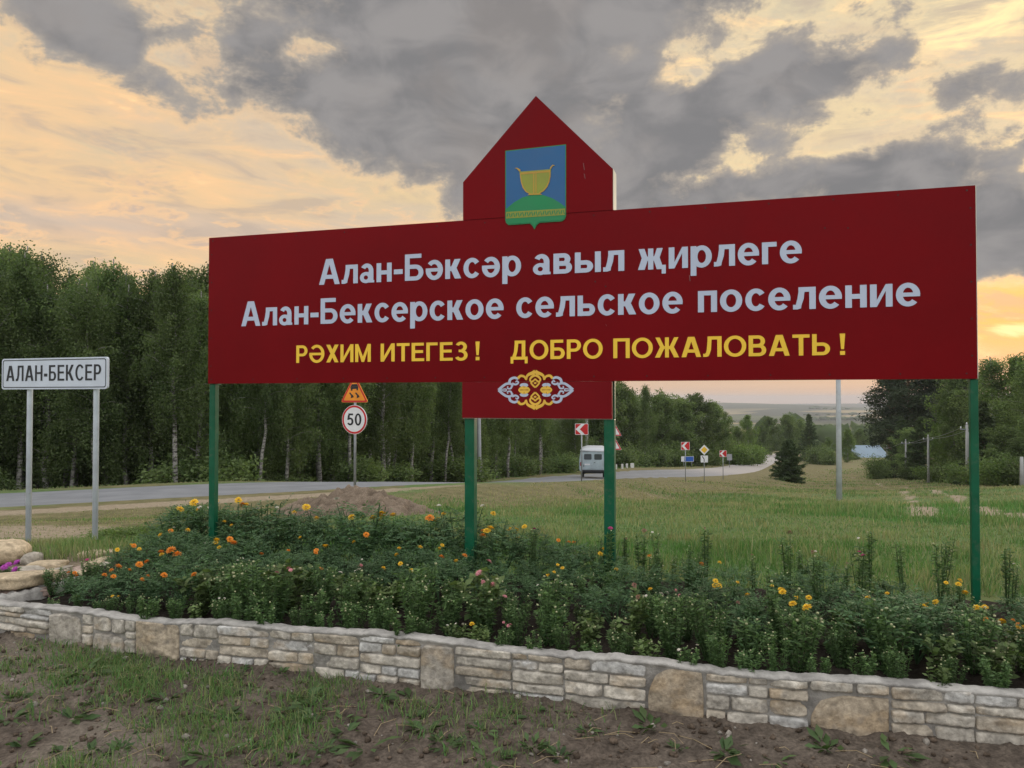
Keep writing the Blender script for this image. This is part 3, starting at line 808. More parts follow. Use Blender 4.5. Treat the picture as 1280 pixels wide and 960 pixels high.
for px in (33, 116):
    u = Lw * (px - 2) / 132
    mb = MB(); mb.tube([(u, .055, -.3), (u, .055, z0 + .12), (u, .055, z1 - .05)], .028, 14); mb.build('post', MATS['grey_pipe'], town, True)

# ================================================================== TRAFFIC SIGNS
paint('traffic_red', (.46, .012, .015), .45)
paint('traffic_white', (.62, .63, .64), .45)
paint('traffic_orange', (.72, .25, .015), .45)
paint('traffic_yellow', (.70, .42, .02), .45)
paint('traffic_blue', (.02, .09, .38), .45)
paint('steel_post', (.28, .30, .32), .45, .5, var=.15, scale=8)
def sign_post(name, px, D, top_px, yaw, label, group=None, base=None, r=.03, top_z=None):
    x = (px - 640) / FPX * D; z = gz(x, D) if base is None else base
    e = tag(empty(name, (x, D, z), yaw), label, 'road sign', group)
    top = (at(px, top_px, D).z if top_z is None else top_z) - z
    mb = MB(); mb.tube([(0, .035, -.3), (0, .035, top)], r, 10); mb.build('post', MATS['steel_post'], e, True)
    return e, z
def tri(cz, s, k=1.0): return [(-s / 2 * k, cz - s * .2887 * k), (s / 2 * k, cz - s * .2887 * k), (0, cz + s * .5774 * k)]
def rtri(cz, s, r=.035):
    P = tri(cz, s); out = []
    for i in range(3):
        p0 = Vector(P[i - 1]); p1 = Vector(P[i]); p2 = Vector(P[(i + 1) % 3])
        a = p1 + (p0 - p1).normalized() * r * 1.7; c = p1 + (p2 - p1).normalized() * r * 1.7
        for t in (0, .33, .67, 1): out.append(((1 - t) ** 2 * a + 2 * t * (1 - t) * (p1 * .8 + (a + c) * .1) + t * t * c)[:])
    return out
def layered(parent, name, layers, th=.02):
    """flat plate: first outline has thickness, the rest lie on it; layers = (outline, material)"""
    ms = []; mb = MB()
    for i, (pts, m_) in enumerate(layers):
        if m_ not in ms: ms.append(m_)
        if i == 0: mb.prism(pts, 0, th, ms.index(m_))
        else: mb.poly([(q[0], -.0012 * i, q[1]) for q in pts], ms.index(m_))
    return mb.build(name, [MATS[q] for q in ms], parent, fix=False)
def circ(cz, r, n=36, cx=0): return [(cx + r * math.cos(2 * PI * k / n), cz + r * math.sin(2 * PI * k / n)) for k in range(n)]
# speed limit with slippery road warning
D = 18.2
e, zb = sign_post('speed_sign', 443, D, 470, R_(-22), 'round white 50 speed limit sign under an orange warning triangle on a steel post', base=gz((443 - 640) / FPX * 18.2, 18.2))
cz = at(443, 524.5, D).z - zb; r = 18.2 / FPX * D
disc = layered(e, 'round_sign', [(circ(cz, r), 'traffic_white'), (circ(cz, r * .975), 'traffic_red'), (circ(cz, r * .84), 'traffic_white')])
mb = MB(); letters(mb, '50', -r * .56, r * .58, cz - r * .40, r * .82, -.005, Pen(.19, .15), .12); mb.build('lettering', MATS['ink_black'], disc, fix=False)
s_ = 38.5 / FPX * D / math.cos(R_(18)); cz2 = at(443, 503, D).z - zb + s_ * .2887
tr = layered(e, 'warning_triangle', [(rtri(cz2, s_), 'traffic_orange'), (rtri(cz2, s_ * .97), 'traffic_red'), (rtri(cz2, s_ * .80, .02), 'traffic_orange')])
k = s_ / 38.5
tz0 = at(443, 503, D).z - zb
def tx(x, y): return ((x - 443) * k, tz0 + (503 - y) * k)
mb = MB()
def tq(pts, n=0): mb.poly([(tx(*q)[0], -.005 - .0005 * n, tx(*q)[1]) for q in pts])
tq(((438.0, 487.2), (448.3, 486.6), (448.8, 484.2), (437.2, 484.8))); tq(((437.6, 484.6), (448.4, 484.1), (446.6, 481.0), (439.4, 481.4)), 1)
tq(((438.2, 489), (440.4, 489), (440.4, 487), (438.2, 487)), 2); tq(((446, 488.6), (448.2, 488.5), (448.2, 486.5), (446, 486.6)), 2)
for dx_ in (0, 8.2):
    tq(((435.6 + dx_, 491.6), (437.6 + dx_, 491.2), (440.6 + dx_, 494.4), (439 + dx_, 495.6)), 3); tq(((438.6 + dx_, 495.2), (440.8 + dx_, 493.8), (442.2 + dx_, 496.6), (438.2 + dx_, 498)), 4)
mb.build('skid_pictogram', MATS['ink_black'], tr, fix=False)
# chevrons pointing left
def chevron(px, D, py0, py1, wpx, yaw, label, base=None, base_px=None):
    x = (px - 640) / FPX * D
    bz = gz(x, D)
    e, zb = sign_post('chevron_sign', px, D, py0 + 1, yaw, label, 'chevron signs along the bend')
    za, zc = at(px, py1, D).z - zb, at(px, py0, D).z - zb; w = wpx / FPX * D / math.cos(yaw); m_ = (za + zc) / 2; hh = (zc - za) / 2; q = w / 2
    L = [(rrect(-q, za, q, zc, .04), 'traffic_white'), (rrect(-q + .02, za + .02, q - .02, zc - .02, .03), 'traffic_red'),
         ([(-q * .92, m_), (q * -.05, m_ + hh * .95), (q * .5, m_ + hh * .95), (-q * .28, m_), (q * .5, m_ - hh * .95), (q * -.05, m_ - hh * .95)], 'traffic_white')]
    layered(e, 'panel', L)
    return e
chevron(727, 38, 529.5, 543.5, 16.5, R_(-4), 'nearest red and white left chevron sign in front of the white van')
chevron(856.5, 60, 552.5, 562.5, 11, R_(6), 'red and white left chevron sign just left of the yellow diamond sign')
chevron(903.5, 72, 563, 571, 9, R_(6), 'red and white left chevron sign right of the yellow diamond sign')
chevron(633.5, 78, 578.5, 583, 4.2, R_(0), 'tiny far chevron sign at the foot of the wood between the middle posts')
# priority road with plate
D = 62
e, zb = sign_post('priority_sign', 880, D, 556, R_(4), 'yellow and white diamond priority road sign with a white plate below')
cz = at(880, 562.3, D).z - zb; q = 6.4 / FPX * D
dm = lambda k: [(-q * k, cz), (0, cz - q * k), (q * k, cz), (0, cz + q * k)]
layered(e, 'diamond', [(dm(1), 'traffic_white'), (dm(.66), 'traffic_yellow')])
za, zc = at(880, 578, D).z - zb, at(880, 569.5, D).z - zb; w = 4.6 / FPX * D
pl = layered(e, 'plate', [([(-w, za), (w, za), (w, zc), (-w, zc)], 'traffic_white'), ([(-w * .7, zc - .05), (-w * .45, zc - .05), (w * .05, (za + zc) / 2), (w * .05, za + .04), (-w * .16, za + .04), (-w * .16, (za + zc) / 2 - .03)], 'ink_black')])
# blue direction board
D = 93; x = (859 - 640) / FPX * D; zb = gz(x, D)
e = tag(empty('direction_sign', (x, D, zb), R_(8)), 'wide blue direction board with a white end panel beyond the road', 'road sign')
za, zc = at(859, 577, D).z - zb, at(859, 570.5, D).z - zb; w = 8.2 / FPX * D
layered(e, 'panel', [([(-w, za), (w, za), (w, zc), (-w, zc)], 'traffic_white'), ([(-w * .5, za + .03), (w * .96, za + .03), (w * .96, zc - .03), (-w * .5, zc - .03)], 'traffic_blue')])
for u in (-w * .6, w * .7):
    mb = MB(); mb.tube([(u, .05, -.3), (u, .05, zc - .05)], .04, 8); mb.build('post', MATS['steel_post'], e, True)
# grey back of a round sign further on
D = 108
e, zb = sign_post('road_sign', 911.5, D, 568, R_(5), 'grey back of a small sign facing away beside the far road')
cz = at(911.5, 571.5, D).z - zb; q = 3.3 / FPX * D
layered(e, 'panel', [(rrect(-q, cz - q * 1.2, q, cz + q * 1.2, q * .4), 'sign_back')])
# diamond and plate backs at the wood
D = 82
e, zb = sign_post('road_sign', 653.5, D, 573, R_(0), 'pale grey diamond sign over a square plate at the edge of the wood', r=.045)
cz = at(653.5, 576, D).z - zb; q = 3.6 / FPX * D
layered(e, 'diamond', [([(-q, cz), (0, cz - q), (q, cz), (0, cz + q)], 'sign_back')])
cz = at(653.5, 583, D).z - zb; q = 2.6 / FPX * D
layered(e, 'plate', [([(-q, cz - q), (q, cz - q), (q, cz + q), (-q, cz + q)], 'traffic_white')])
# two warning triangles, half behind the post
D = 42
e, zb = sign_post('warning_sign', 767.5, D, 530, R_(10), 'two white warning triangles with red borders, one above the other, half behind a green post')
for y1 in (545, 562.5):
    s_ = 20 / FPX * D; cz = at(767.5, y1, D).z - zb + s_ * .2887
    layered(e, 'warning_triangle', [(rtri(cz, s_, .03), 'traffic_white'), (rtri(cz, s_ * .96, .03), 'traffic_red'), (rtri(cz, s_ * .72, .015), 'traffic_white')])
# white edge posts of the far side
for i, (px, w) in enumerate(((770, .16), (777.6, .20), (783.3, .20), (790, .36))):
    D = 73 + i * 1.5; x = (px - 640) / FPX * D
    z = gz(x, D); h_ = at(px, 585.8, D).z - z
    mb = MB(); mb.box(-w / 2, -.06, -.2, w / 2, .06, max(h_, .45), 0, .02)
    o = mb.build('edge_post', paint('concrete_white', (.58, .58, .55), .7) if i == 0 else MATS['concrete_white'], None)
    o.location = (x, D, z)
    tag(o, ['first white edge post on the far verge, beside the green sign post', 'second white edge post on the far verge, thin', 'third white edge post on the far verge, thin', 'wider white marker block right of the edge posts on the far verge'][i], 'bollard', 'white edge posts beyond the van')

# ================================================================== POLES AND WIRES
paint('concrete_pole', (.44, .46, .49), .8, var=.15, scale=2, bmp=.3)
paint('pale_pole', (.27, .275, .265), .75, var=.12, scale=2)
def pole(name, px, D, r0, r1, H, label, mat, group=None, lean=0.0, arm=False, base=None):
    x = (px - 640) / FPX * D; z = gz(x, D) if base is None else base
    e = tag(empty(name, (x, D, z)), label, 'pole', group)
    mb = MB(); mb.tube([(0, 0, -.5), (lean * .5, 0, H * .5), (lean, 0, H)], [r0, (r0 + r1) / 2, r1], 10); mb.build('shaft', MATS[mat], e, True)
    if arm:
        mb = MB(); mb.box(lean - .55, -.05, H - .42, lean + .55, .05, H - .34); mb.build('crossarm', MATS['steel_post'], e)
        for u in (-.5, .5, 0):
            mb = MB(); zt = H - .34 if u else H
            mb.tube([(lean + u, 0, zt), (lean + u, 0, zt + .06), (lean + u, 0, zt + .10), (lean + u, 0, zt + .2)], [.02, .05, .06, .025], 8); mb.build('insulator', MATS['traffic_white'], e, True)
    return e, Vector((x + lean, D, z + H))
pole('utility_pole', 1048, 33, .128, .075, 9.2, 'thick pale concrete utility pole standing alone in the meadow', 'concrete_pole')
pole('marker_pole', 257.5, 29, .06, .05, at(257.5, 509, 29).z - gz((257.5 - 640) / FPX * 29, 29), 'thin pale pole beyond the road behind the left green post', 'pale_pole')
D = 46; x = (597.5 - 640) / FPX * D; z = gz(x, D)
e = tag(empty('utility_pole', (x, D, z)), 'pale leaning pair of concrete poles beyond the road right of the second green post', 'pole')
mb = MB(); mb.tube([(.10, 0, -.5), (.0, 0, 9.5)], [.13, .09], 10); mb.build('shaft', MATS['concrete_pole'], e, True)
mb = MB(); mb.tube([(-.22, .5, -.5), (-.04, .05, 8.6)], [.12, .08], 10); mb.build('brace', MATS['concrete_pole'], e, True)
pole('utility_pole', 733, 80, .20, .16, 10.5, 'thin pale utility pole rising behind the white van', 'pale_pole')
tops = []
for i, (px, D, H, lb) in enumerate(((1108, 130, 4.6, 'farthest small utility pole beside the blue roof'), (1131.5, 102, 5.1, 'utility pole at the left end of the row before the dark pines'),
                                    (1159.5, 84, 5.1, 'utility pole in the middle of the row before the dark pines'), (1208, 64, 5.0, 'grey utility pole just left of the right green post'),
                                    (1276, 52, 2.0, 'short pale post at the right edge beneath the trees'))):
    e, t_ = pole('utility_pole', px, D, .15, .10, H, lb, 'pale_pole', 'utility poles along the right hand trees', arm=i < 4)
    tops.append(t_)
mb = MB(); mb.tube([(.55, .2, -.4), (.05, .0, 4.4)], [.13, .10], 8)
o = mb.build('brace', MATS['pale_pole'], e_prev := [q for q in COL.objects if q.get('label', '').startswith('grey utility pole just')][0], True)
mb = MB()
for u in (-.5, .5):
    for a, c in zip(tops[:3], tops[1:4]):
        P = []
        for k in range(9):
            t = k / 8; q = a.lerp(c, t); P.append((q.x + u, q.y, q.z - .25 - .8 * t * (1 - t)))
        mb.tube(P, .018, 5)
tag(mb.build('overhead_wires', MATS['steel_post'], None), 'pair of thin overhead wires strung along the row of poles before the pines', 'wire')

# ================================================================== STONE WALL
st_m = tint_mat('stone', .9, 26, .38, 1.0, .012, .15)
mort, b, p, o = new_mat('mortar'); MATS['mortar'] = mort
t = b.n('ShaderNodeTexCoord').outputs['Object']; n = b.noise(t, 9, 8, .65); n2 = b.noise(t, 60, 5, .7)
cc = b.mix(b.ss(n, .3, .7), (.20, .19, .175), (.42, .40, .365)); b.l(cc, p.inputs['Base Color']); p.inputs['Roughness'].default_value = .95
bump(b, p, b.m('ADD', n, b.m('MULTIPLY', n2, .5)), .8, .015)
rw = random.Random(11)
SMAX = _wl[-1]
def top_at(s): return .268 + .006 * math.sin(s * 1.9) + .006 * math.sin(s * 5.3 + 1) + .03 * math.exp(-((s - 5.3) / 1.6) ** 2)
wall = tag(empty('stone_wall', (0, 0, 0)), 'low curved retaining wall of pale rough stones in front of the flower bed', 'stone wall')
def wall_many(ss):
    x = np.interp(ss, _wl, WC[:, 0]); y = np.interp(ss, _wl, WC[:, 1])
    tx_ = np.interp(ss + .05, _wl, WC[:, 0]) - np.interp(ss - .05, _wl, WC[:, 0]); ty_ = np.interp(ss + .05, _wl, WC[:, 1]) - np.interp(ss - .05, _wl, WC[:, 1])
    L = np.hypot(tx_, ty_); return x, y, ty_ / L, -tx_ / L
class Stones:
    def __init__(s): s.v, s.q, s.c, s.n = [], [], [], 0
    def add(s, s0, s1, z0, z1, depth, col, seed, skew=0.0, corners=None):
        """one rough stone face between s0..s1 along the wall and z0..z1, chipped into planes"""
        r = np.random.default_rng(seed); w, h_ = s1 - s0, z1 - z0
        nu, nv = int(np.clip(w / .0065, 8, 46)), int(np.clip(h_ / .0065, 6, 40))
        a, c = np.meshgrid(np.linspace(-1, 1, nu + 1), np.linspace(-1, 1, nv + 1)); a, c = a.ravel(), c.ravel()
        e = 4 + r.random() * 5
        cor = r.uniform(.02, .16, 4)                    # each corner knocked off differently
        if corners: cor, e = np.array(corners), 1.7
        q00 = np.where(a < 0, np.where(c < 0, cor[0], cor[1]), np.where(c < 0, cor[2], cor[3]))
        uu = a * (1 - q00 * np.abs(c) ** e) + skew * c; vv = c * (1 - q00 * np.abs(a) ** e)
        uu = uu + .035 * (fbm(c * 1.5 + seed, a * 0 + seed, 1.3, 3, seed % 61) - .5) * 2 * np.abs(a) ** 3 * min(1, .12 / w)
        vv = vv + .16 * (fbm(a * max(1, w / h_) * .8 + seed * .3, a * 0, 1.2, 3, seed % 53) - .5) * np.abs(c) ** 3 * min(1, .07 / h_)
        ss_ = s0 + w * (uu * .5 + .5); zz = z0 + h_ * (vv * .5 + .5)
        ed = np.maximum(np.abs(a) ** (1 + .2 * w / h_), np.abs(c))
        px_, pz_ = (ss_ - s0) , (zz - z0)
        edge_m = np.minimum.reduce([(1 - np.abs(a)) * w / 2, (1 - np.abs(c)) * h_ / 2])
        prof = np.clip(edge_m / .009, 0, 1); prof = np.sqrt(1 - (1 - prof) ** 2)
        pl = np.full(len(a), 9.0)
        for k in range(5):
            th = r.uniform(0, 6.28); sl = r.uniform(.03, .30); o_ = r.uniform(.001, .018)
            pl = np.minimum(pl, o_ + sl * ((px_ - w / 2) * math.cos(th) + (pz_ - h_ / 2) * math.sin(th)))
        nz = fbm(ss_ * 1.0, zz + seed * .13, 28, 4, seed % 97) - .5; ng = fbm(ss_, zz + seed * .31, 90, 2, seed % 37) - .5
        dd = -.032 + prof * (.026 + depth + np.clip(pl, -.018, .015) + .014 * nz + .004 * ng)
        x, y, ox, oy = wall_many(ss_)
        s.v.append(np.column_stack([x + ox * dd, y + oy * dd, zz]))
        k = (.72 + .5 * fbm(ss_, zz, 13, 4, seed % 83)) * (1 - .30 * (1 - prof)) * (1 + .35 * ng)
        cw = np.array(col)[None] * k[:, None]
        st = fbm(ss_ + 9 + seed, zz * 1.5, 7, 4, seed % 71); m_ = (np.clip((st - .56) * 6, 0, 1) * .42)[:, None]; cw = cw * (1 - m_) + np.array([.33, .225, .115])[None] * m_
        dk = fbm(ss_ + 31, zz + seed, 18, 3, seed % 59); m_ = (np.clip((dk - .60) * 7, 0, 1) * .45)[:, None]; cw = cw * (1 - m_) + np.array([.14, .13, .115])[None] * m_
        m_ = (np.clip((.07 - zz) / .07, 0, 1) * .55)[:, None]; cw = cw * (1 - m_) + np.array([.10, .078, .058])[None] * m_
        s.c.append(np.column_stack([cw, np.ones(len(a))]))
        i = np.arange(nu * nv); o_ = s.n + i // nu * (nu + 1) + i % nu
        s.q.append(np.column_stack([o_, o_ + 1, o_ + nu + 2, o_ + nu + 1])); s.n += len(a)
    def build(s, name, parent):
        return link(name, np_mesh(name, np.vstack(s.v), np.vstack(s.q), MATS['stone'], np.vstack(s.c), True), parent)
def stone_col(r):
    k = r.random(); f = r.uniform(.82, 1.12)
    c = (.50, .46, .39) if k < .58 else (.44, .385, .305) if k < .82 else (.37, .30, .215) if k < .88 else (.50, .49, .46)
    return tuple(q * f for q in c)
def px_s(px):
    """distance along the wall seen at this column of the photograph"""
    a = (px - 640) / FPX; return float(_wl[np.argmin(np.abs(WC[:, 0] / WC[:, 1] - a))])
seed = 100
boulders = [(72, 106, 0, 0), (106, 166, .05, 0), (178, 230, -.01, .0), (345, 356, 0, 0), (531, 566, 0, 0), (808, 886, -.01, .0), (1008, 1118, -.01, -.06), (1290, 1370, 0, 0)]
big = [(178, 230, 1.0), (808, 887, 1.0), (1005, 1119, .80), (72, 105, .95), (533, 562, .95), (120, 166, .66)]
spans = sorted([(px_s(a), px_s(c), k) for a, c, k in big])
mst = Stones(); cur = .02; nb = 0
def fill(sa, sb):
    """courses of smaller stones"""
    global seed
    s = sa
    while s < sb - .02:
        w = min(rw.uniform(.22, .46), sb - s)
        if sb - (s + w) < .12: w = sb - s
        zt = top_at(s + w / 2) - .012; z = -.03
        if rw.random() < .11 and w > .16:
            # a squarish larger stone beside upright ones
            a = s + w * rw.uniform(.35, .6); hb = rw.uniform(.14, .2)
            mst.add(s + .003, a - .003, z, z + hb, .022, stone_col(rw), seed); seed += 1
            mst.add(s + .003, a - .003, z + hb + .006, zt, .018, stone_col(rw), seed); seed += 1
            x_ = a
            hb2 = rw.uniform(.08, .18)
            mst.add(a + .003, s + w - .003, z, z + hb2, .02, stone_col(rw), seed); seed += 1
            mst.add(a + .003, s + w - .003, z + hb2 + .006, zt, .02, stone_col(rw), seed); seed += 1
        else:
            nc = rw.choice([4, 4, 5, 5, 6]); hs = [rw.uniform(.7, 1.35) for _ in range(nc)]; tot = sum(hs)
            for h_ in hs:
                hh_ = h_ / tot * (zt + .03)
                x_ = s; parts = 1 if w < .2 else rw.choice([1, 2, 2, 3]) if w > .32 else rw.choice([1, 2])
                cuts = sorted([rw.uniform(.3, .7) if parts == 2 else (k + rw.uniform(.8, 1.2)) / parts for k in range(parts - 1)]) + [1.0]
                if parts == 3: cuts = [rw.uniform(.25, .4), rw.uniform(.6, .75), 1.0]
                lo = 0
                for c in cuts:
                    mst.add(s + w * lo - .001, s + w * c + .001, z, z + hh_ + .001, rw.uniform(.012, .024), stone_col(rw), seed, rw.uniform(-.03, .03)); seed += 1; lo = c
                z += hh_
        s += w
for a, c, k in spans + [(SMAX - .05, SMAX, 0)]:
    if a > cur: fill(cur, a - .004)
    if k:
        bo = Stones(); zt = top_at((a + c) / 2) - .010
        col = (.39, .325, .24) if nb > 3 or nb == 2 else (.385, .35, .295)
        bo.add(a, c, -.05, -.05 + (zt + .05) * k, .032, col, 900 + nb * 13, 0, {0: (.0, .10, .05, .2), 1: (.02, .10, .02, .22), 4: (.05, .30, .0, .06), 5: (.02, .28, .08, .0)}.get(nb))
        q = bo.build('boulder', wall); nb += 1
        if k < .9:
            zz = -.05 + (zt + .05) * k + .008; mid = a + (c - a) * .55
            mst.add(a, mid, zz, zt, .02, stone_col(rw), seed); seed += 1
            mst.add(mid + .01, c, zz, zt, .02, stone_col(rw), seed); seed += 1
    cur = c + .004
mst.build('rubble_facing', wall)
# mortar core and its uneven light cap
mb = MB(); ns = 700; prof = []
for i in range(ns + 1):
    s = SMAX * i / ns; P, T, O = wall_at(s); h_ = top_at(s) + .022 * (fbm(np.array([s]), np.array([0.]), 5, 4, 3)[0] - .5) + .012 * (fbm(np.array([s]), np.array([2.]), 30, 2, 8)[0] - .5)
    lip = .018 + .014 * (fbm(np.array([s]), np.array([4.]), 7, 3, 5)[0] - .4)
    prof.append([(P[0] + O[0] * a, P[1] + O[1] * a, z) for a, z in ((-.006, -.15), (-.004, h_ - .045), (lip * .3, h_ - .022), (lip * .75, h_ - .013), (lip * .5, h_ - .003), (-.02, h_ + .001), (-.05, h_ + .003), (-.075, h_ - .004), (-.09, h_ - .03), (-.09, -.15))])
k = len(prof[0]); v = [q for r_ in prof for q in r_]
mb.mesh(v, [[i * k + j, (i + 1) * k + j, (i + 1) * k + (j + 1) % k, i * k + (j + 1) % k] for i in range(ns) for j in range(k)])
mb.build('mortar_core', MATS['mortar'], wall, True)
# short return at the left end going back
rp = [(-3.50, 5.22), (-3.42, 5.38), (-3.34, 5.58), (-3.27, 5.80)]
mb = MB(); RCv = catmull(rp, 8); prof = []
for i, P in enumerate(RCv):
    j = .012 * math.sin(i * 2.1); prof.append([(P[0] + a, P[1], z) for a, z in ((-.05, -.1), (-.05 + j, .24), (-.035, .258 + j), (.035, .26 - j), (.05, .24), (.05, -.1))])
k = 6; v = [q for r_ in prof for q in r_]
mb.mesh(v, [[i * k + j, (i + 1) * k + j, (i + 1) * k + (j + 1) % k, i * k + (j + 1) % k] for i in range(len(prof) - 1) for j in range(k)] + [[(len(prof) - 1) * k + j for j in range(k)]])
mb.build('return_kerb', MATS['mortar'], wall, True)

# ================================================================== ROCK GARDEN STONES
def rock_mesh(name, w, d, h_, seed, col, flat=True):
    bm = bmesh.new(); bmesh.ops.create_cube(bm, size=1)
    bmesh.ops.subdivide_edges(bm, edges=bm.edges[:], cuts=7, use_grid_fill=True)
    r = random.Random(seed); pts = []; cols = []
    e = 7 if flat else 2.8
    for v in bm.verts:
        q = v.co * 2; L = (abs(q.x) ** e + abs(q.y) ** e + abs(q.z) ** e) ** (1 / e)
        q = q / L
        g = np.array([q.x * 1.3 + seed]); k = np.array([q.y * 1.3 + q.z * .9 + seed * .7])
        f = 1 + .36 * (fbm(g, k, 1.1, 3, seed % 50)[0] - .5) + .12 * (fbm(g, k, 5, 3, seed % 40)[0] - .5)
        if flat: f2 = 1 + .5 * (fbm(g + 3, k, .9, 2, seed % 30)[0] - .5)
        else: f2 = f
        v.co = Vector((q.x * f * w / 2, q.y * f * d / 2, (q.z * f2 * .5 + .42) * h_))
        t = fbm(g * 2, k * 2 + q.z, 2.2, 4, seed % 33)[0]
        cols.append(tuple(c * (.7 + .6 * t) for c in col) + (1,))
    vs = [v.co[:] for v in bm.verts]; bm.verts.index_update(); qs = [[v.index for v in f.verts] for f in bm.faces]; bm.free()
    return np_mesh(name, vs, qs, MATS['stone'], np.array(cols), True)
# left garden ground
def garden_z(x, y): return .10 + .08 * sstep(y, 5.4, 7.0) - .18 * sstep(y, 7.2, 8.4)
gx, gy = np.meshgrid(np.linspace(-7.5, -2.95, 150), np.linspace(0, 1, 90))
yy_ = wall_y(gx) + .05 + gy * (8.6 - wall_y(gx)); x, y = gx.ravel(), yy_.ravel()
z = garden_z(x, y) + .05 * (fbm(x, y, 4, 3, 12) - .5) - .12 * sstep(-x, 6.6, 7.5) - .2 * (1 - sstep(-x, 2.95, 3.3)) * 0
nn = fbm(x, y, 7, 4, 14)[:, None]
c = np.array([.11, .085, .06])[None] * (1 - nn) + np.array([.25, .20, .14])[None] * nn
ii = np.arange(89 * 149); o_ = ii // 149 * 150 + ii % 149
tag(link('rock_garden_soil', np_mesh('rock_garden_soil', np.column_stack([x, y, z]), np.column_stack([o_, o_ + 1, o_ + 151, o_ + 150]), MATS['soil'], np.column_stack([c, np.ones(len(c))]), True)), kind='structure')
BEI, GRY, PNK = (.46, .37, .25), (.38, .34, .28), (.40, .30, .25)
rocks = [  # px, base py, D, w, depth, h, colour, flat, label
    (2, 702, 6.75, .42, .36, .21, (.50, .40, .27), False, 'large rounded buff boulder at the left edge behind the petunia'),
    (12, 732, 5.55, .42, .34, .085, BEI, True, 'long smooth beige slab jutting out in front of the petunia'),
    (14, 742, 5.62, .50, .40, .07, PNK, True, 'dark layered slab beneath the long beige slab'),
    (40, 704, 6.7, .15, .14, .11, GRY, False, 'small round grey stone between the boulder and the slab pile'),
    (36, 716, 6.25, .17, .16, .05, GRY, True, 'thin pale slab right of the petunia, upper one'),
    (37, 727, 6.1, .16, .18, .085, PNK, True, 'brownish block right of the petunia under the thin slab'),
    (61, 708, 6.45, .22, .20, .05, BEI, True, 'light beige flat slab on top of the slab pile'),
    (64, 717, 6.4, .23, .20, .055, GRY, True, 'greyish slab second in the slab pile'),
    (63, 729, 6.3, .24, .24, .10, PNK, True, 'broad brown slab at the bottom of the slab pile'),
    (60, 737, 5.9, .19, .16, .05, GRY, True, 'pale flat stone just behind the return kerb'),
    (97, 722, 6.5, .20, .22, .08, PNK, True, 'pinkish rounded slab in the middle of the rock garden'),
    (92, 706, 6.9, .12, .12, .06, GRY, True, 'small grey stone behind the pinkish rounded slab'),
    (122, 699, 7.0, .26, .20, .08, BEI, True, 'flat stone on the top at the foot of the right sign post'),
    (120, 708, 6.7, .18, .18, .06, BEI, True, 'tilted beige slab under the stone at the right sign post'),
    (115, 719, 6.4, .16, .16, .05, BEI, True, 'buff slab right of the pinkish rounded slab'),
    (140, 712, 6.6, .17, .16, .055, (.46, .41, .33), True, 'pale slab at the right end of the rock garden'),
    (152, 720, 6.45, .15, .14, .045, GRY, True, 'small low stone partly covered by the bed plants'),
    (110, 729, 6.0, .11, .10, .04, BEI, True, 'small flat stone at the edge of the planting'),
    (78, 713, 6.75, .17, .16, .05, GRY, True, 'grey slab filling the gap between the slab pile and the pinkish rounded slab'),
    (105, 711, 6.75, .15, .15, .06, PNK, True, 'small pinkish stone behind the buff slab'),
    (130, 725, 6.25, .17, .15, .05, (.44, .38, .30), True, 'cream slab in front of the pale slab at the right end of the rock garden'),
    (82, 738, 5.85, .16, .14, .05, GRY, True, 'pale flat slab just right of the return kerb end'),
    (44, 738, 5.85, .20, .15, .05, (.36, .31, .26), True, 'flat brown slab behind the return kerb, right of the dark layered slab'),
    (160, 712, 6.7, .14, .14, .05, BEI, True, 'buff stone at the far right tip of the rock garden'),
]
for i, (px, py, D, w, d, h_, col, fl, lb) in enumerate(rocks):
    q = at(px, py, D)
    o = link('flat_stone' if fl else 'boulder', rock_mesh('stone', w * (1.2 if fl else 1.0), d * 1.15, h_ * (1.15 if fl else 1.0), 31 + i * 7, col, fl))
    o.location = (q.x, q.y, q.z - .01); o.rotation_euler = (rw.uniform(-.07, .07), rw.uniform(-.08, .08), rw.uniform(-.5, .5))
    if 'tilted' in lb: o.rotation_euler[1] = -.25
    tag(o, lb, 'stone', 'rock garden stones')
    # packing soil or stone under raised pieces
# ================================================================== SPOIL HEAP
hx, hy = (452 - 640) / FPX * 13.6, 13.6
gx, gy = np.meshgrid(np.linspace(-2.3, 2.3, 150), np.linspace(-1.7, 1.7, 110)); x, y = gx.ravel(), gy.ravel()
rad = np.sqrt((x / 1.55) ** 2 + (y / 1.3) ** 2); base = hz(x + hx, y + hy)
hh = np.maximum(0, 1 - rad ** 1.7) * .36 * (1 - .25 * np.clip(x, -1.3, 1.3))
lump = fbm(x, y, 2.6, 4, 40); fine = fbm(x, y, 10, 4, 44)
z = base - .05 + hh * (.45 + 1.1 * lump) + (.22 * (fine - .45)) * sstep(1.15 - rad, 0, .4) - .12 * sstep(rad, .9, 1.15)
c = np.array([.07, .052, .036])[None] * (1 - fine[:, None]) + np.array([.27, .21, .155])[None] * fine[:, None]
ii = np.arange(109 * 149); o_ = ii // 149 * 150 + ii % 149
heap = link('spoil_heap', np_mesh('spoil_heap', np.column_stack([x, y, z]), np.column_stack([o_, o_ + 1, o_ + 151, o_ + 150]), MATS['soil'], np.column_stack([c, np.ones(len(c))]), True))
heap.location = (hx, hy, 0); tag(heap, 'low heap of dug brown earth in front of the speed limit sign', 'earth heap')

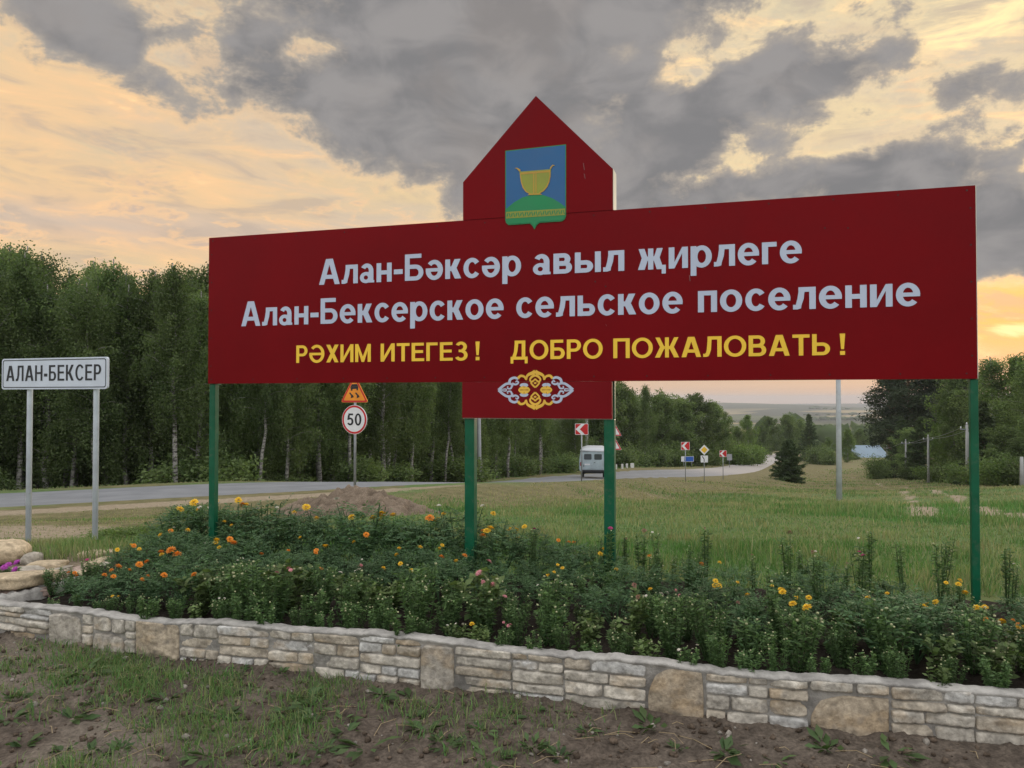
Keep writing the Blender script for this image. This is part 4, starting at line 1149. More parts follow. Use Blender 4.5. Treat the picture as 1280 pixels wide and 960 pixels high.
# ================================================================== VAN
paint('van_paint', (.33, .40, .43), .4, var=.12, scale=2, dirt=.5)
paint('van_roof', (.46, .48, .50), .4, var=.05)
paint('rubber', (.018, .018, .018), .85)
paint('dark_metal', (.03, .03, .032), .6)
paint('lamp_red', (.25, .012, .01), .3)
m, b, p, o = new_mat('van_glass'); MATS['van_glass'] = m
p.inputs['Base Color'].default_value = (.05, .06, .065, 1); p.inputs['Roughness'].default_value = .08; p.inputs['Specular IOR Level'].default_value = .8
Dv = 54; vx = (741 - 640) / FPX * Dv; vz = float(RCZ[np.argmin((RC[:, 0] - vx) ** 2 + (RC[:, 1] - Dv) ** 2)])
_d, _z, _b = road_query([vx], [Dv]); vz = float(_z[0] - _b[0] * _d[0])
van = tag(empty('van', (vx, Dv, vz), R_(-8)), 'pale grey boxy minivan driving away along the road, seen from behind', 'van')
def loft(mb, rings, mi=0):
    n = len(rings[0]); v = [q for r_ in rings for q in r_]
    mb.mesh(v, [[i * n + k, i * n + (k + 1) % n, (i + 1) * n + (k + 1) % n, (i + 1) * n + k] for i in range(len(rings) - 1) for k in range(n)] + [list(range(n))[::-1], [(len(rings) - 1) * n + k for k in range(n)]], mi)
hw, zl, zm, zt_ = .97, .62, 1.25, 1.88
def ring(y, k=1.0, tk=1.0): return [(-hw * k, y, zl), (-hw * k, y, zm), (-hw * .90 * k * tk, y, zt_ - .02), (hw * .90 * k * tk, y, zt_ - .02), (hw * k, y, zm), (hw * k, y, zl), (hw * .93 * k, y, zl - .14), (-hw * .93 * k, y, zl - .14)]
mb = MB(); loft(mb, [ring(0, .95), ring(.05), ring(1.4), ring(3.3), ring(4.0, .98, .97), ring(4.3, .9, .9)])
body = mb.build('body', MATS['van_paint'], van)
mb = MB(); rf = [[(-.90 * k, y, 1.865), (-.88 * k, y, 1.97 - dz_), (-.55 * k, y, 2.07 - dz_), (.55 * k, y, 2.07 - dz_), (.88 * k, y, 1.97 - dz_), (.90 * k, y, 1.865)] for y, k, dz_ in ((-.04, .97, .05), (.15, 1, 0), (3.8, 1, 0), (4.25, .92, .12))]
loft(mb, rf); mb.build('roof', MATS['van_roof'], van, True)
for sx_ in (-1, 1):
    mb = MB(); x0, x1 = (.012, .70) if sx_ > 0 else (-.70, -.012)
    mb.prism(rrect(x0, .66, x1, 1.82, .07), -.022, .003); dr = mb.build('rear_door', MATS['van_paint'], van)
    mb = MB(); mb.prism(rrect(x0 + .08, 1.30, x1 - .08, 1.70, .07), -.030, -.0225); w_ = mb.build('window', MATS['van_glass'], dr)
    mb = MB(); mb.box(*( (.06, -.05, 1.08, .17, -.023, 1.12) if sx_ > 0 else (-.66, -.04, .8, -.62, -.023, .95))); mb.build('handle', MATS['dark_metal'], dr)
    mb = MB(); mb.prism(rrect(sx_ * .83 - .06, .86, sx_ * .83 + .06, 1.12, .03), -.03, .02); mb.build('tail_light', MATS['lamp_red'], van)
    for yy in (1.0, 2.2):
        mb = MB(); mb.mesh([(sx_ * (hw - .035), yy, 1.36), (sx_ * (hw - .035), yy + .85, 1.36), (sx_ * (hw * .93), yy + .85, 1.74), (sx_ * (hw * .93), yy, 1.74)], [[0, 1, 2, 3]]); mb.build('side_window', MATS['van_glass'], van, fix=False)
    for yy in (.75, 3.15):
        wh = empty('wheel'); wh.parent = van; wh.location = (sx_ * .76, yy, .36)
        mb = MB(); mb.tube([(-.10, 0, 0), (-.085, 0, 0), (.085, 0, 0), (.10, 0, 0)], [.32, .36, .36, .32], 22); mb.build('tyre', MATS['rubber'], wh)
        mb = MB(); mb.tube([(sx_ * .085, 0, 0), (sx_ * .108, 0, 0)], .2, 16); mb.build('rim', MATS['traffic_white'], wh)
    mb = MB(); mb.box(sx_ * .62 - .12, .3, .42, sx_ * .62 + .12, .42, .5); mb.build('mudflap', MATS['rubber'], van)
mb = MB(); mb.box(-.78, -.16, .48, .78, -.06, .60, 0, .015); mb.build('bumper', MATS['dark_metal'], van)
mb = MB(); mb.box(-.6, .1, .33, .6, 4.0, .5); mb.box(-.75, .70, .30, .75, .82, .42); mb.build('chassis', MATS['dark_metal'], van)
mb = MB(); mb.box(-.58, -.035, .92, -.20, -.0232, 1.02); mb.build('number_plate', MATS['traffic_white'], van)
# ================================================================== FAR BUILDINGS
paint('blue_roof', (.15, .21, .26), .5, var=.1, scale=.4)
paint('white_wall', (.52, .52, .50), .8, var=.1, scale=.3)
paint('grey_wall', (.30, .29, .27), .8, var=.1, scale=.3)
def house(px0, px1, D, py_e, py_r, roofmat, wallmat, label, depth=9, name='shed'):
    x0, x1 = (px0 - 640) / FPX * D, (px1 - 640) / FPX * D; xc = (x0 + x1) / 2; z = gz(xc, D)
    e = tag(empty(name, (xc, D, z), R_(4)), label, 'building'); w = (x1 - x0) / 2
    ze, zr = at(px0, py_e, D).z - z, at(px0, py_r, D).z - z
    mb = MB(); mb.box(-w, 0, -1.5, w, depth, ze); wl_ = mb.build('wall', MATS[wallmat], e)
    mb = MB(); o_ = .4
    mb.mesh([(-w - o_, -o_, ze - .1), (w + o_, -o_, ze - .1), (w + o_, depth / 2, zr), (-w - o_, depth / 2, zr), (w + o_, depth + o_, ze - .1), (-w - o_, depth + o_, ze - .1),
             (-w - o_, -o_, ze - .25), (w + o_, -o_, ze - .25), (w + o_, depth + o_, ze - .25), (-w - o_, depth + o_, ze - .25)],
            [[0, 1, 2, 3], [3, 2, 4, 5], [0, 6, 7, 1], [1, 7, 8, 4, 2], [5, 9, 6, 0, 3], [4, 8, 9, 5], [6, 9, 8, 7]]); mb.build('roof', MATS[roofmat], e)
    for k in range(3):
        u = -w + 2 * w * (k + .5) / 3
        mb = MB(); mb.box(u - .5, -.06, ze * .35, u + .5, -.004, ze * .75); mb.build('window', MATS['van_glass'], e)
    return e
house(1072, 1111, 235, 572, 558, 'blue_roof', 'white_wall', 'long low shed with a pale blue roof beyond the meadow', 12)
house(1061, 1066, 262, 570, 560.5, 'van_roof', 'white_wall', 'little white building left of the blue roofed shed', 5, 'house')

# ================================================================== TREES
LEAF_BIRCH = leaf_mat('birch_leaves', (.062, .102, .038), (.165, .215, .082), .46, .6, .7)
LEAF_LIGHT = leaf_mat('light_leaves', (.070, .125, .036), (.165, .225, .070), .45, .6, .3)
LEAF_PINE = leaf_mat('pine_needles', (.020, .036, .018), (.050, .068, .030), .2, .7, .3)
LEAF_SPRUCE = leaf_mat('spruce_needles', (.032, .060, .024), (.075, .105, .040), .25, .7, .3)
mbk, b, p, o = new_mat('birch_bark'); MATS['birch_bark'] = mbk
t = b.n('ShaderNodeTexCoord').outputs['Object']; mp = b.n('ShaderNodeMapping'); mp.inputs['Scale'].default_value = (2, 2, 7); b.l(t, mp.inputs[0])
n = b.noise(mp.outputs[0], 1.6, 7, .7); cc = b.mix(b.ss(n, .46, .60), (.27, .26, .235), (.035, .030, .027)); b.l(cc, p.inputs['Base Color']); p.inputs['Roughness'].default_value = .85
mbp, b, p, o = new_mat('pine_bark'); MATS['pine_bark'] = mbp
t = b.n('ShaderNodeTexCoord').outputs['Object']; n = b.noise(t, 5, 7, .7); b.l(b.mix(b.ss(n, .35, .65), (.05, .035, .025), (.17, .095, .055)), p.inputs['Base Color']); p.inputs['Roughness'].default_value = .9

def leaf_quads(P, size, r, flat=0.0, elong=1.0, droop=None):
    """one small face per point, turned at random"""
    n = len(P); a = r.normal(size=(n, 3)); a[:, 2] *= (1 - flat)
    if droop is not None: a[:, 2] -= droop
    a /= np.linalg.norm(a, axis=1)[:, None]
    c = np.cross(a, r.normal(size=(n, 3))); c /= np.linalg.norm(c, axis=1)[:, None]
    s_ = size * r.uniform(.6, 1.35, n)[:, None]
    a, c = a * s_ * elong, c * s_ * .62 / max(elong, 1) ** .3
    v = np.stack([P - a * .5, P + c * .5, P + a * .6, P - c * .5], 1).reshape(-1, 3)
    return v, np.arange(n * 4).reshape(n, 4)
def tint_of(P, r, k, spread=.35, lightness=None):
    """per-leaf hue and brightness, varying from clump to clump"""
    n = len(P); cl = fbm(P[:, 0] + P[:, 2] * .7 + k, P[:, 1] + P[:, 2] * 1.1, .8, 2, k)
    h_ = np.clip(.1 + .8 * cl + r.normal(0, .16, n), 0, 1); f = np.clip(.5 + r.normal(0, spread * .5, n), .05, 1)
    return np.repeat(np.column_stack([h_, f, np.zeros(n), np.ones(n)]), 4, axis=0)
def make_birch(seed, H, Rc, leaves=9000, leaf=.13, lo=.22, trunk_r=.11, mat=None, shape=.5, weep=.6):
    r = np.random.default_rng(seed); mb = MB()
    tp = [Vector((0, 0, -.3))]; lean = r.normal(0, .02, 2)
    for i in range(1, 10):
        h_ = H * .97 * i / 9; tp.append(Vector((lean[0] * h_ + r.normal(0, .05), lean[1] * h_ + r.normal(0, .05), h_)))
    mb.tube(tp, [trunk_r * (1 - .9 * i / 9) + .008 for i in range(10)], 7)
    pts = []; nl = 46
    for i in range(nl):
        f = lo + (.98 - lo) * (i + r.uniform(0, 1)) / nl; k = f * 9; j = min(int(k), 8); o_ = tp[j].lerp(tp[j + 1], k - j)
        g = (f - lo) / (1 - lo); prof = math.sin(PI * min(1, g * .82 + .16)) ** shape * (1.0 if g < .75 else max(.18, 1 - (g - .75) * 3.2))
        L = Rc * prof * r.uniform(.40, 1.28); a = i * 2.4 + r.uniform(-.6, .6); up = r.uniform(.5, 1.2) * (.6 + .8 * g)
        q = [o_]; dirv = Vector((math.cos(a), math.sin(a), up)).normalized()
        for s_ in range(4):
            q.append(q[-1] + dirv * L / 4); dirv = (dirv + Vector((r.normal(0, .18), r.normal(0, .18), -.32 * weep))).normalized()
        mb.tube(q, [trunk_r * .28 * (1 - f * .6), trunk_r * .2, trunk_r * .14, trunk_r * .09, .006], 4, cap=False)
        per = int(leaves / nl / 9 * (.6 + .8 * prof))
        for tw in range(9):
            t_ = r.uniform(.25, 1.05); kk = min(t_ * 4, 3.999); c = q[int(kk)].lerp(q[int(kk) + 1], kk - int(kk))
            cen = np.array(c) + r.normal(0, .14 * Rc / 1.6, 3)
            m_ = per
            d_ = r.normal(0, .12 * Rc / 1.6, (m_, 3)); d_[:, 2] = -np.abs(r.exponential(.62 * weep + .05, m_)) + r.normal(0, .1, m_)
            pts.append(cen + d_)
    P = np.vstack(pts); v, q = leaf_quads(P, leaf, r, 0, 1.0, .5)
    e = empty('birch_tree'); tr_ = mb.build('trunk', MATS['birch_bark'], e, True)
    link('crown', np_mesh('crown', v, q, mat or LEAF_BIRCH, tint_of(P, r, seed)), e)
    return e
def make_conifer(seed, H, Rc, mat, name, kind='spruce', n=9000, leaf=.16, pw=.85):
    r = np.random.default_rng(seed); mb = MB()
    tp = [Vector((r.normal(0, .04) * (i > 0), r.normal(0, .04) * (i > 0), H * i / 8 - .3 * (i == 0))) for i in range(9)]
    tr_ = .016 * H + .04; mb.tube(tp, [tr_ * (1 - .93 * i / 8) + .006 for i in range(9)], 8); pts = []
    nl = 80 if kind == 'spruce' else 46; lo = .03 if kind == 'spruce' else .24
    for i in range(nl):
        f = lo + (.985 - lo) * (i + r.uniform(0, .8)) / nl; k = f * 8; j = min(int(k), 7); o_ = tp[j].lerp(tp[j + 1], k - j); a = i * 2.4 + r.uniform(-.5, .5)
        g = (f - lo) / (1 - lo)
        if kind == 'spruce': L = Rc * (1 - g) ** pw * r.uniform(.72, 1.12) + .12; up = -.15 + .75 * g
        else: L = Rc * (1.0 if g < .55 else max(.28, 1 - (g - .55) * 1.6)) * r.uniform(.45, 1.2); up = .15 + .6 * g
        dirv = Vector((math.cos(a), math.sin(a), up)).normalized(); q = [o_]
        for s_ in range(4): q.append(q[-1] + dirv * L / 4); dirv = (dirv + Vector((r.normal(0, .12), r.normal(0, .12), .10 if kind != 'spruce' else .03))).normalized()
        mb.tube(q, [tr_ * .25, tr_ * .2, tr_ * .14, tr_ * .08, .008], 4, cap=False)
        m_ = max(20, int(n / nl * (L / Rc + .25)))
        if kind == 'spruce':
            t_ = r.uniform(.08, 1.05, m_); A_ = np.array([np.array(q[min(int(x * 4), 3)].lerp(q[min(int(x * 4), 3) + 1], x * 4 - min(int(x * 4), 3))) for x in t_])
            A_ += np.column_stack([r.normal(0, .20 * L, m_) * (1.05 - t_ * .7), r.normal(0, .20 * L, m_) * (1.05 - t_ * .7), r.normal(-.05, .07, m_)]); pts.append(A_)
        else:
            for tw in range(7):
                x = r.uniform(.35, 1.05); kk = min(x * 4, 3.99); c = np.array(q[int(kk)].lerp(q[int(kk) + 1], kk - int(kk))) + r.normal(0, .12 * L, 3)
                mm = m_ // 7; pts.append(c + r.normal(0, 1, (mm, 3)) * np.array([.13, .13, .065]) * (L + 1.2))
    P = np.vstack(pts); v, q = leaf_quads(P, leaf, r, .3, 1.7)
    e = empty(name); mb.build('trunk', MATS['pine_bark'], e, True); link('crown', np_mesh('crown', v, q, mat, tint_of(P, r, seed)), e)
    return e
def make_shrub(seed, H, Rc, mat, n=3500, leaf=.10, name='shrub'):
    r = np.random.default_rng(seed); mb = MB(); pts = []
    for i in range(16):
        a = r.uniform(0, 6.28); tip = Vector((math.cos(a) * Rc * r.uniform(.1, .9), math.sin(a) * Rc * r.uniform(.1, .9), H * r.uniform(.45, .95)))
        q = [Vector((0, 0, -.1)), tip * .4 + Vector((0, 0, .1 * H)), tip]; mb.tube(q, [.03, .02, .008], 4, cap=False)
        for tw in range(6):
            t_ = r.uniform(.2, 1.05); c = np.array(q[0].lerp(tip, t_)) + r.normal(0, .10 * Rc, 3); m_ = n // 96
            pts.append(c + r.normal(0, 1, (m_, 3)) * np.array([.20, .20, .15]) * Rc)
    P = np.vstack(pts); P = P[P[:, 2] > .01]; v, q = leaf_quads(P, leaf, r)
    e = empty(name); mb.build('stems', MATS['pine_bark'], e, True); link('foliage', np_mesh('foliage', v, q, mat, tint_of(P, r, seed)), e)
    return e
BIRCH = [make_birch(50 + i, 10.5 + .6 * (i % 3), 1.7 + .3 * (i % 2), 19000, .10, .20 + .08 * (i % 3), .10 + .012 * (i % 4)) for i in range(6)]
LIGHTT = [make_birch(70 + i, 9, 2.3, 13000, .17, .06, .12, LEAF_LIGHT, .7, .35) for i in range(2)]
BROAD = [make_birch(80 + i, 10, 3.2, 16000, .20, .08, .16, LEAF_BIRCH, .5, .25) for i in range(3)]
PINE = [make_conifer(90 + i, 16, 3.3, LEAF_PINE, 'pine_tree', 'pine', 15000, .24) for i in range(3)]
SPRUCE = [make_conifer(96 + i, 8, 2.0, LEAF_SPRUCE, 'spruce_tree', 'spruce', 15000, .17) for i in range(2)]
ROUNDSPRUCE = [make_conifer(99, 4.2, 1.75, LEAF_SPRUCE, 'spruce_tree', 'spruce', 30000, .13, .55)]
SHRUB = [make_shrub(110 + i, 1.6, 1.3, [LEAF_BIRCH, LEAF_LIGHT, LEAF_BIRCH][i], 5500, .11) for i in range(3)]
used = set()
def plant_tree(protos, i, x, y, scale, label, cat, group=None, rz=None, sz=None, z=None):
    o = protos[i % len(protos)]
    if o.name in used: o = copy_tree(o)
    else: used.add(o.name)
    o.location = (x, y, (gz(x, y) if z is None else z) - .05); o.rotation_euler = (0, 0, rw.uniform(0, 6.28) if rz is None else rz)
    s_ = scale if hasattr(scale, '__len__') else (scale, scale, scale * (sz or 1)); o.scale = s_
    tag(o, label, cat, group)
    return o
def px_x(px, D): return (px - 640) / FPX * D
# --- the birch wood along the far side of the road (front row, then rows behind)
LB = 'tall slender birch of the dense dark wood behind the road'
n_t = 0
def far_edge_D(px):
    """where the sight line at this column leaves the road on its far side"""
    D = np.linspace(10, 140, 520); d, _, _ = road_query(px_x(px, D), D)
    ok = np.where((d > 3.9) & (D > 14))[0]
    for k in ok:
        if (d[k:k + 40] > 3.5).all(): return float(D[k])
    return 140.0
skyline = [(-260, 296), (-60, 296), (5, 300), (40, 308), (85, 308), (130, 318), (175, 326), (215, 318), (245, 326), (300, 340), (420, 350), (560, 380), (650, 430), (720, 470), (790, 480)]
def sky_y(px): return float(np.interp(px, [q[0] for q in skyline], [q[1] for q in skyline]))
for row, (gap, step) in enumerate(((3.0, 36), (6.5, 33), (11, 40), (17, 50))):
    px = -250 + row * 11
    while px < 720:
        D = min(far_edge_D(px), 75) + gap + rw.uniform(-1.0, 1.6); x = px_x(px, D); z = gz(x, D)
        Ht = at(px, sky_y(px) + rw.uniform(-14, 48) + (0 if row < 2 else 8), D).z - z
        base_h = [10.5, 11.1, 11.7][n_t % 3]
        k = max(.55, min(Ht / base_h, 1.7))
        plant_tree(BIRCH, n_t, x, D, (k * rw.uniform(.88, 1.08), k * rw.uniform(.88, 1.08), k), LB, 'tree', 'birches of the wood behind the road')
        n_t += 1; px += step * rw.uniform(.75, 1.25) * (1 if px < 560 else 1.3)
# undergrowth along that edge
px = -200; k = 0
while px < 720:
    D = min(far_edge_D(px), 90) + 2.0 + rw.uniform(0, 1.6); x = px_x(px, D); s_ = rw.uniform(.7, 1.25) * (1 if px < 560 else 1.5)
    plant_tree(SHRUB, 0 if k % 4 else 2, x, D, (s_ * 1.2, s_ * 1.0, s_ * rw.uniform(.45, .85)), 'low dark bush at the foot of the wood behind the road', 'bush', 'bushes at the foot of the wood')
    px += rw.uniform(40, 90); k += 1
for i in range(46):
    px = -260 + i * 21 + rw.uniform(-8, 8); D = min(far_edge_D(px), 80) + rw.uniform(13, 24); s_ = rw.uniform(1.5, 2.3)
    plant_tree(SHRUB, 0 if i % 3 else 2, px_x(px, D), D, (s_ * 1.4, s_, s_ * rw.uniform(.9, 1.4)), 'shadowy bush between the trunks deep in the wood behind the road', 'bush', 'bushes deep in the wood')
plant_tree(SHRUB, 1, px_x(672, 84), 84, (3.2, 2.4, 3.4), 'light green spreading bush before the wood left of the white van', 'bush')
# --- darker broad trees right of the second middle post
for i, (px, D, top, k, kind, lb) in enumerate((
        (752, 84, 470, 1.0, 0, 'broad dark tree just left of the right middle post, above the van'), (778, 92, 478, 1.0, 0, 'tall leafy tree just right of the right middle post'),
        (806, 98, 484, 1.0, 1, 'tall dark narrow tree second right of the right middle post'), (826, 102, 488, 1.0, 0, 'dense dark tree behind the small white edge posts'),
        (850, 106, 498, 1.0, 2, 'broad dark tree behind the red chevron sign beside the yellow diamond'), (870, 112, 490, 1.0, 0, 'tallest rounded tree behind the yellow diamond sign'),
        (890, 118, 500, 1.0, 2, 'broad round tree right above the yellow diamond sign'), (906, 124, 512, 1.0, 1, 'pointed tree at the right end of the dark clump by the far road'),
        (790, 112, 490, 1., 2, 'far dark tree filling the gap behind the right middle post'), (838, 118, 494, 1., 2, 'back tree between the tall ones behind the chevron signs'),
        (766, 108, 486, 1., 2, 'back tree directly above the two warning triangles'))):
    x = px_x(px, D); z = gz(x, D); Ht = at(px, top, D).z - z
    P_, hb = [(BROAD, 10), (BIRCH, 11), (BROAD, 10)][kind]
    q = Ht / hb; plant_tree(P_, i, x, D, (q * (1.0 if kind else .95), q, q), lb, 'tree')
for i, (px, D, s_) in enumerate(((775, 82, 1.6), (796, 88, 1.5), (818, 92, 1.7), (840, 97, 1.6), (862, 103, 1.7), (884, 112, 1.6))):
    plant_tree(SHRUB, (0, 2)[i % 2], px_x(px, D), D, (s_ * 1.5, s_, s_ * 1.1), 'dark bush under the tall trees beyond the far road bend', 'bush', 'bushes under the dark clump')
# --- far trees round the road's end
far = [(935, 165, 516, 'L', 'pale yellowish young birch left of the far end of the road'), (952, 200, 530, 'B', 'small tree behind the far end of the road'), (963, 210, 520, 'B', 'rounded mid green tree straight above the far road end'),
       (985, 215, 516, 'B', 'largest rounded tree behind the little spruce'), (1000, 225, 524, 'B', 'darker round tree right of the largest rounded one behind the spruce'), (1011, 190, 517, 'S', 'dark cone shaped tree left of the thick utility pole'),
       (1034, 200, 545, 'L', 'pale round tree left of the thick utility pole'), (1059, 190, 534, 'L', 'light tree right behind the thick utility pole'), (1074, 260, 535, 'D', 'dark round tree above the blue roof'),
       (1086, 280, 548, 'L', 'hazy low tree directly over the blue roof'), (1100, 300, 545, 'B', 'far hazy tree between the blue roof and the pines'), (921, 150, 532, 'B', 'mid green tree left of the pale young birch')]
for i, (px, D, top, kd, lb) in enumerate(far):
    x = px_x(px, D); z = gz(x, D); Ht = at(px, top, D).z - z
    P_, hb, w = {'L': (LIGHTT, 9, .95), 'B': (BROAD, 10, 1.0), 'S': (SPRUCE, 8, 1.15), 'D': (BROAD, 10, 1.0)}[kd]
    q = Ht / hb; plant_tree(P_, i, x, D, (q * w, q * w, q), lb, 'tree')
for i, (px, D, top, sx_, lb) in enumerate(((915, 125, 557, 2.6, 'bright green bush left of the far road, nearest the grey sign back'), (928, 130, 553, 3.0, 'largest bright green bush beside the far road'), (944, 142, 556, 2.4, 'bright green bush right of the largest one beside the far road'),
                                           (1020, 175, 560, 3.2, 'low bush between the spruce and the thick utility pole'), (1037, 170, 562, 2.4, 'low green bush just left of the thick utility pole'), (1094, 112, 574, 1.7, 'small round dark bush before the blue roof'),
                                           (1105, 118, 577, 1.5, 'small bush at the foot of the pines'), (1066, 215, 566, 2.5, 'low bush in front of the little white building'))):
    x = px_x(px, D); z = gz(x, D); Ht = max(.8, at(px, top, D).z - z)
    plant_tree(SHRUB, 1 if i in (0, 1, 2) else 0, x, D, (sx_ * 1.0, sx_, Ht / 1.6), lb, 'bush')
D = 84; x = px_x(985, D); z = gz(x, D); q = (at(985, 551, D).z - z) / 4.2
plant_tree(ROUNDSPRUCE, 0, x, D, (q, q, q), 'small bushy spruce standing alone at the right of the far road', 'tree')
# --- the right hand trees
right = [(1112, 128, 452, 'P', 'leftmost tall dark pine above the blue roof'), (1136, 122, 430, 'P', 'tall dark pine behind the left pole of the row'), (1162, 126, 425, 'P', 'tall dark pine behind the middle pole of the row'),
         (1184, 118, 432, 'P', 'dark pine furthest right, partly behind birches'), (1126, 114, 520, 'S', 'low dark spruce under the leftmost pines'), (1150, 100, 520, 'S', 'slim green spruce between the left and middle pole'),
         (1174, 92, 530, 'L', 'light bushy young tree right of the middle pole'), (1192, 84, 470, 'L', 'light green birch left of the right green post'), (1212, 80, 452, 'B', 'green birch directly behind the right green post'),
         (1244, 72, 432, 'b', 'tallest birch right of the right green post'), (1268, 70, 438, 'L', 'broad light birch at the right edge'), (1228, 66, 500, 'S', 'small spruce just right of the right green post'),
         (1256, 60, 530, 'l', 'low leafy young tree right of the small spruce'), (1290, 62, 450, 'b', 'birch cut off by the right edge of the view'), (1320, 60, 430, 'B', 'tree beyond the right edge of the view'), (1204, 96, 462, 'b', 'slender birch behind the grey pole'),
         (1139, 108, 535, 'l', 'dark low tree behind the left pole of the row'), (1276, 58, 545, 'l', 'low tree at the right edge over the short pale post'), (1356, 58, 420, 'B', 'outermost tree beyond the right edge of the view'), (1240, 58, 560, 'l', 'lowest leafy tree between the right green post and the edge')]
for i, (px, D, top, kd, lb) in enumerate(right):
    x = px_x(px, D); z = gz(x, D); Ht = at(px, top, D).z - z
    P_, hb, w = {'L': (LIGHTT, 9, 1.0), 'B': (BROAD, 10, .9), 'S': (SPRUCE, 8, 1.25), 'P': (PINE, 16, 1.0), 'b': (BIRCH, 11, 1.5), 'l': (BROAD, 10, 1.3)}[kd]
    q = Ht / hb; plant_tree(P_, i, x, D, (q * w, q * w, q), lb, 'tree')
for i, (px, D, s_) in enumerate(((1140, 100, 1.2), (1168, 86, 1.2), (1185, 78, 1.3), (1200, 72, 1.3), (1216, 64, 1.2), (1232, 60, 1.3), (1250, 57, 1.3), (1266, 55, 1.3), (1284, 54, 1.3), (1310, 54, 1.3))):
    plant_tree(SHRUB, i % 3, px_x(px, D), D, (s_ * 1.4, s_, s_ * .9), 'bush at the foot of the trees right of the meadow', 'bush', 'bushes under the right hand trees')
# protos nobody used are removed
for P_ in (BIRCH, LIGHTT, BROAD, PINE, SPRUCE, SHRUB):
    for o in P_:
        if 'label' not in o:
            for ch in list(o.children): bpy.data.objects.remove(ch)
            bpy.data.objects.remove(o)
# --- far woods of the valley, one mass
r = np.random.default_rng(5); V, Q, Ctint = [], [], []
base = bmesh.new(); bmesh.ops.create_icosphere(base, subdivisions=2, radius=1); base.verts.index_update()
bv = np.array([v.co[:] for v in base.verts]); bq = np.array([[v.index for v in f.verts] for f in base.faces]); base.free()
strips = [(320, -60, 260, 130), (360, -100, 330, 160), (430, 20, 420, 150), (560, -260, 520, 200), (640, 60, 700, 170), (820, -400, 800, 240), (980, -100, 1000, 260), (1250, -500, 1100, 300), (1500, 0, 1500, 300), (1900, -900, 1500, 380), (2400, -1200, 2000, 400), (3000, -1500, 2500, 450)]
off = 0
for D, x0, x1, n in strips:
    for k in range(n):
        x = r.uniform(x0, x1); y = D + 25 * math.sin(x / 60) + r.normal(0, D * .012)
        if fbm(np.array([x]), np.array([y]), 1 / (D * .16), 2, 7)[0] < .47: continue
        s_ = r.uniform(3, 6.5) * (1 + D / 2500); zz = gz(x, y)
        vv = bv * (1 + .25 * r.normal(size=(len(bv), 1))) * np.array([s_, s_, s_ * r.uniform(.9, 1.4) * (1 if D < 700 else .45)]) + np.array([x, y, zz + s_ * (.7 if D < 700 else .3)])
        V.append(vv); Q.append(bq + off); off += len(bv); Ctint.append(np.column_stack([np.full(len(bv), r.uniform(0, .7)), np.clip(r.normal(.45, .15, len(bv)), .1, 1), np.zeros(len(bv)), np.ones(len(bv))]))
tag(link('far_woods', np_mesh('far_woods', np.vstack(V), np.vstack(Q), LEAF_BIRCH, np.vstack(Ctint))), 'distant hazy woods spread over the valley and its hills', 'woods', kind='stuff')

# ================================================================== FLOWER BED PLANTS
ASTER = leaf_mat('aster_leaves', (.047, .100, .036), (.120, .195, .068), .35, .55, .4)
MARI = leaf_mat('marigold_leaves', (.036, .088, .038), (.098, .165, .074), .34, .55, .4)
petal = {}
for nm, c in (('yellow', (.80, .50, .02)), ('orange', (.72, .24, .012)), ('pink', (.60, .24, .26)), ('magenta', (.40, .03, .14)), ('white', (.66, .62, .52)), ('purple', (.40, .05, .36)), ('wilted', (.24, .11, .08))):
    m, b, p, o = new_mat(nm + '_petals'); t = b.n('ShaderNodeTexCoord').outputs['Object']
    cc = b.mix(b.ss(b.noise(t, 60, 4, .6), .3, .7), tuple(x * .72 for x in c), tuple(min(1, x * 1.12) for x in c)); b.l(cc, p.inputs['Base Color']); p.inputs['Roughness'].default_value = .7
    petal[nm] = m
def leaf_blades(P, Dv_, L, Wd, r, curl=.3):
    """narrow pointed leaf of two joined quads: base, middle pair, tip"""
    n = len(P); Dv_ = Dv_ / np.linalg.norm(Dv_, axis=1)[:, None]
    up = np.array([0, 0, 1.0]); sd_ = np.cross(Dv_, up); sd_ /= np.linalg.norm(sd_, axis=1)[:, None] + 1e-6; nn_ = np.cross(sd_, Dv_)
    L = (L * r.uniform(.65, 1.25, n))[:, None]; Wd = Wd * L / L.mean()
    tw = r.normal(0, .5, n)[:, None]; sd_ = sd_ * np.cos(tw) + nn_ * np.sin(tw)
    c1 = P + Dv_ * L * .5 - up * L * curl * .10; c2 = P + Dv_ * L - up * L * curl * .45
    v = np.stack([P, c1 + sd_ * Wd * .5, c2, c1 - sd_ * Wd * .5], 1).reshape(-1, 3)
    return v, np.arange(n * 4).reshape(n, 4)
def plant_tint(P, r, h_): 
    n = len(P); hue = np.clip(.25 + .5 * P[:, 2] / h_ + r.normal(0, .22, n), 0, 1); f = np.clip(.5 + r.normal(0, .2, n), .05, 1)
    return np.repeat(np.column_stack([hue, f, np.zeros(n), np.ones(n)]), 4, axis=0)
BUD = paint('flower_buds', (.34, .35, .19), .7, var=.3, scale=40)
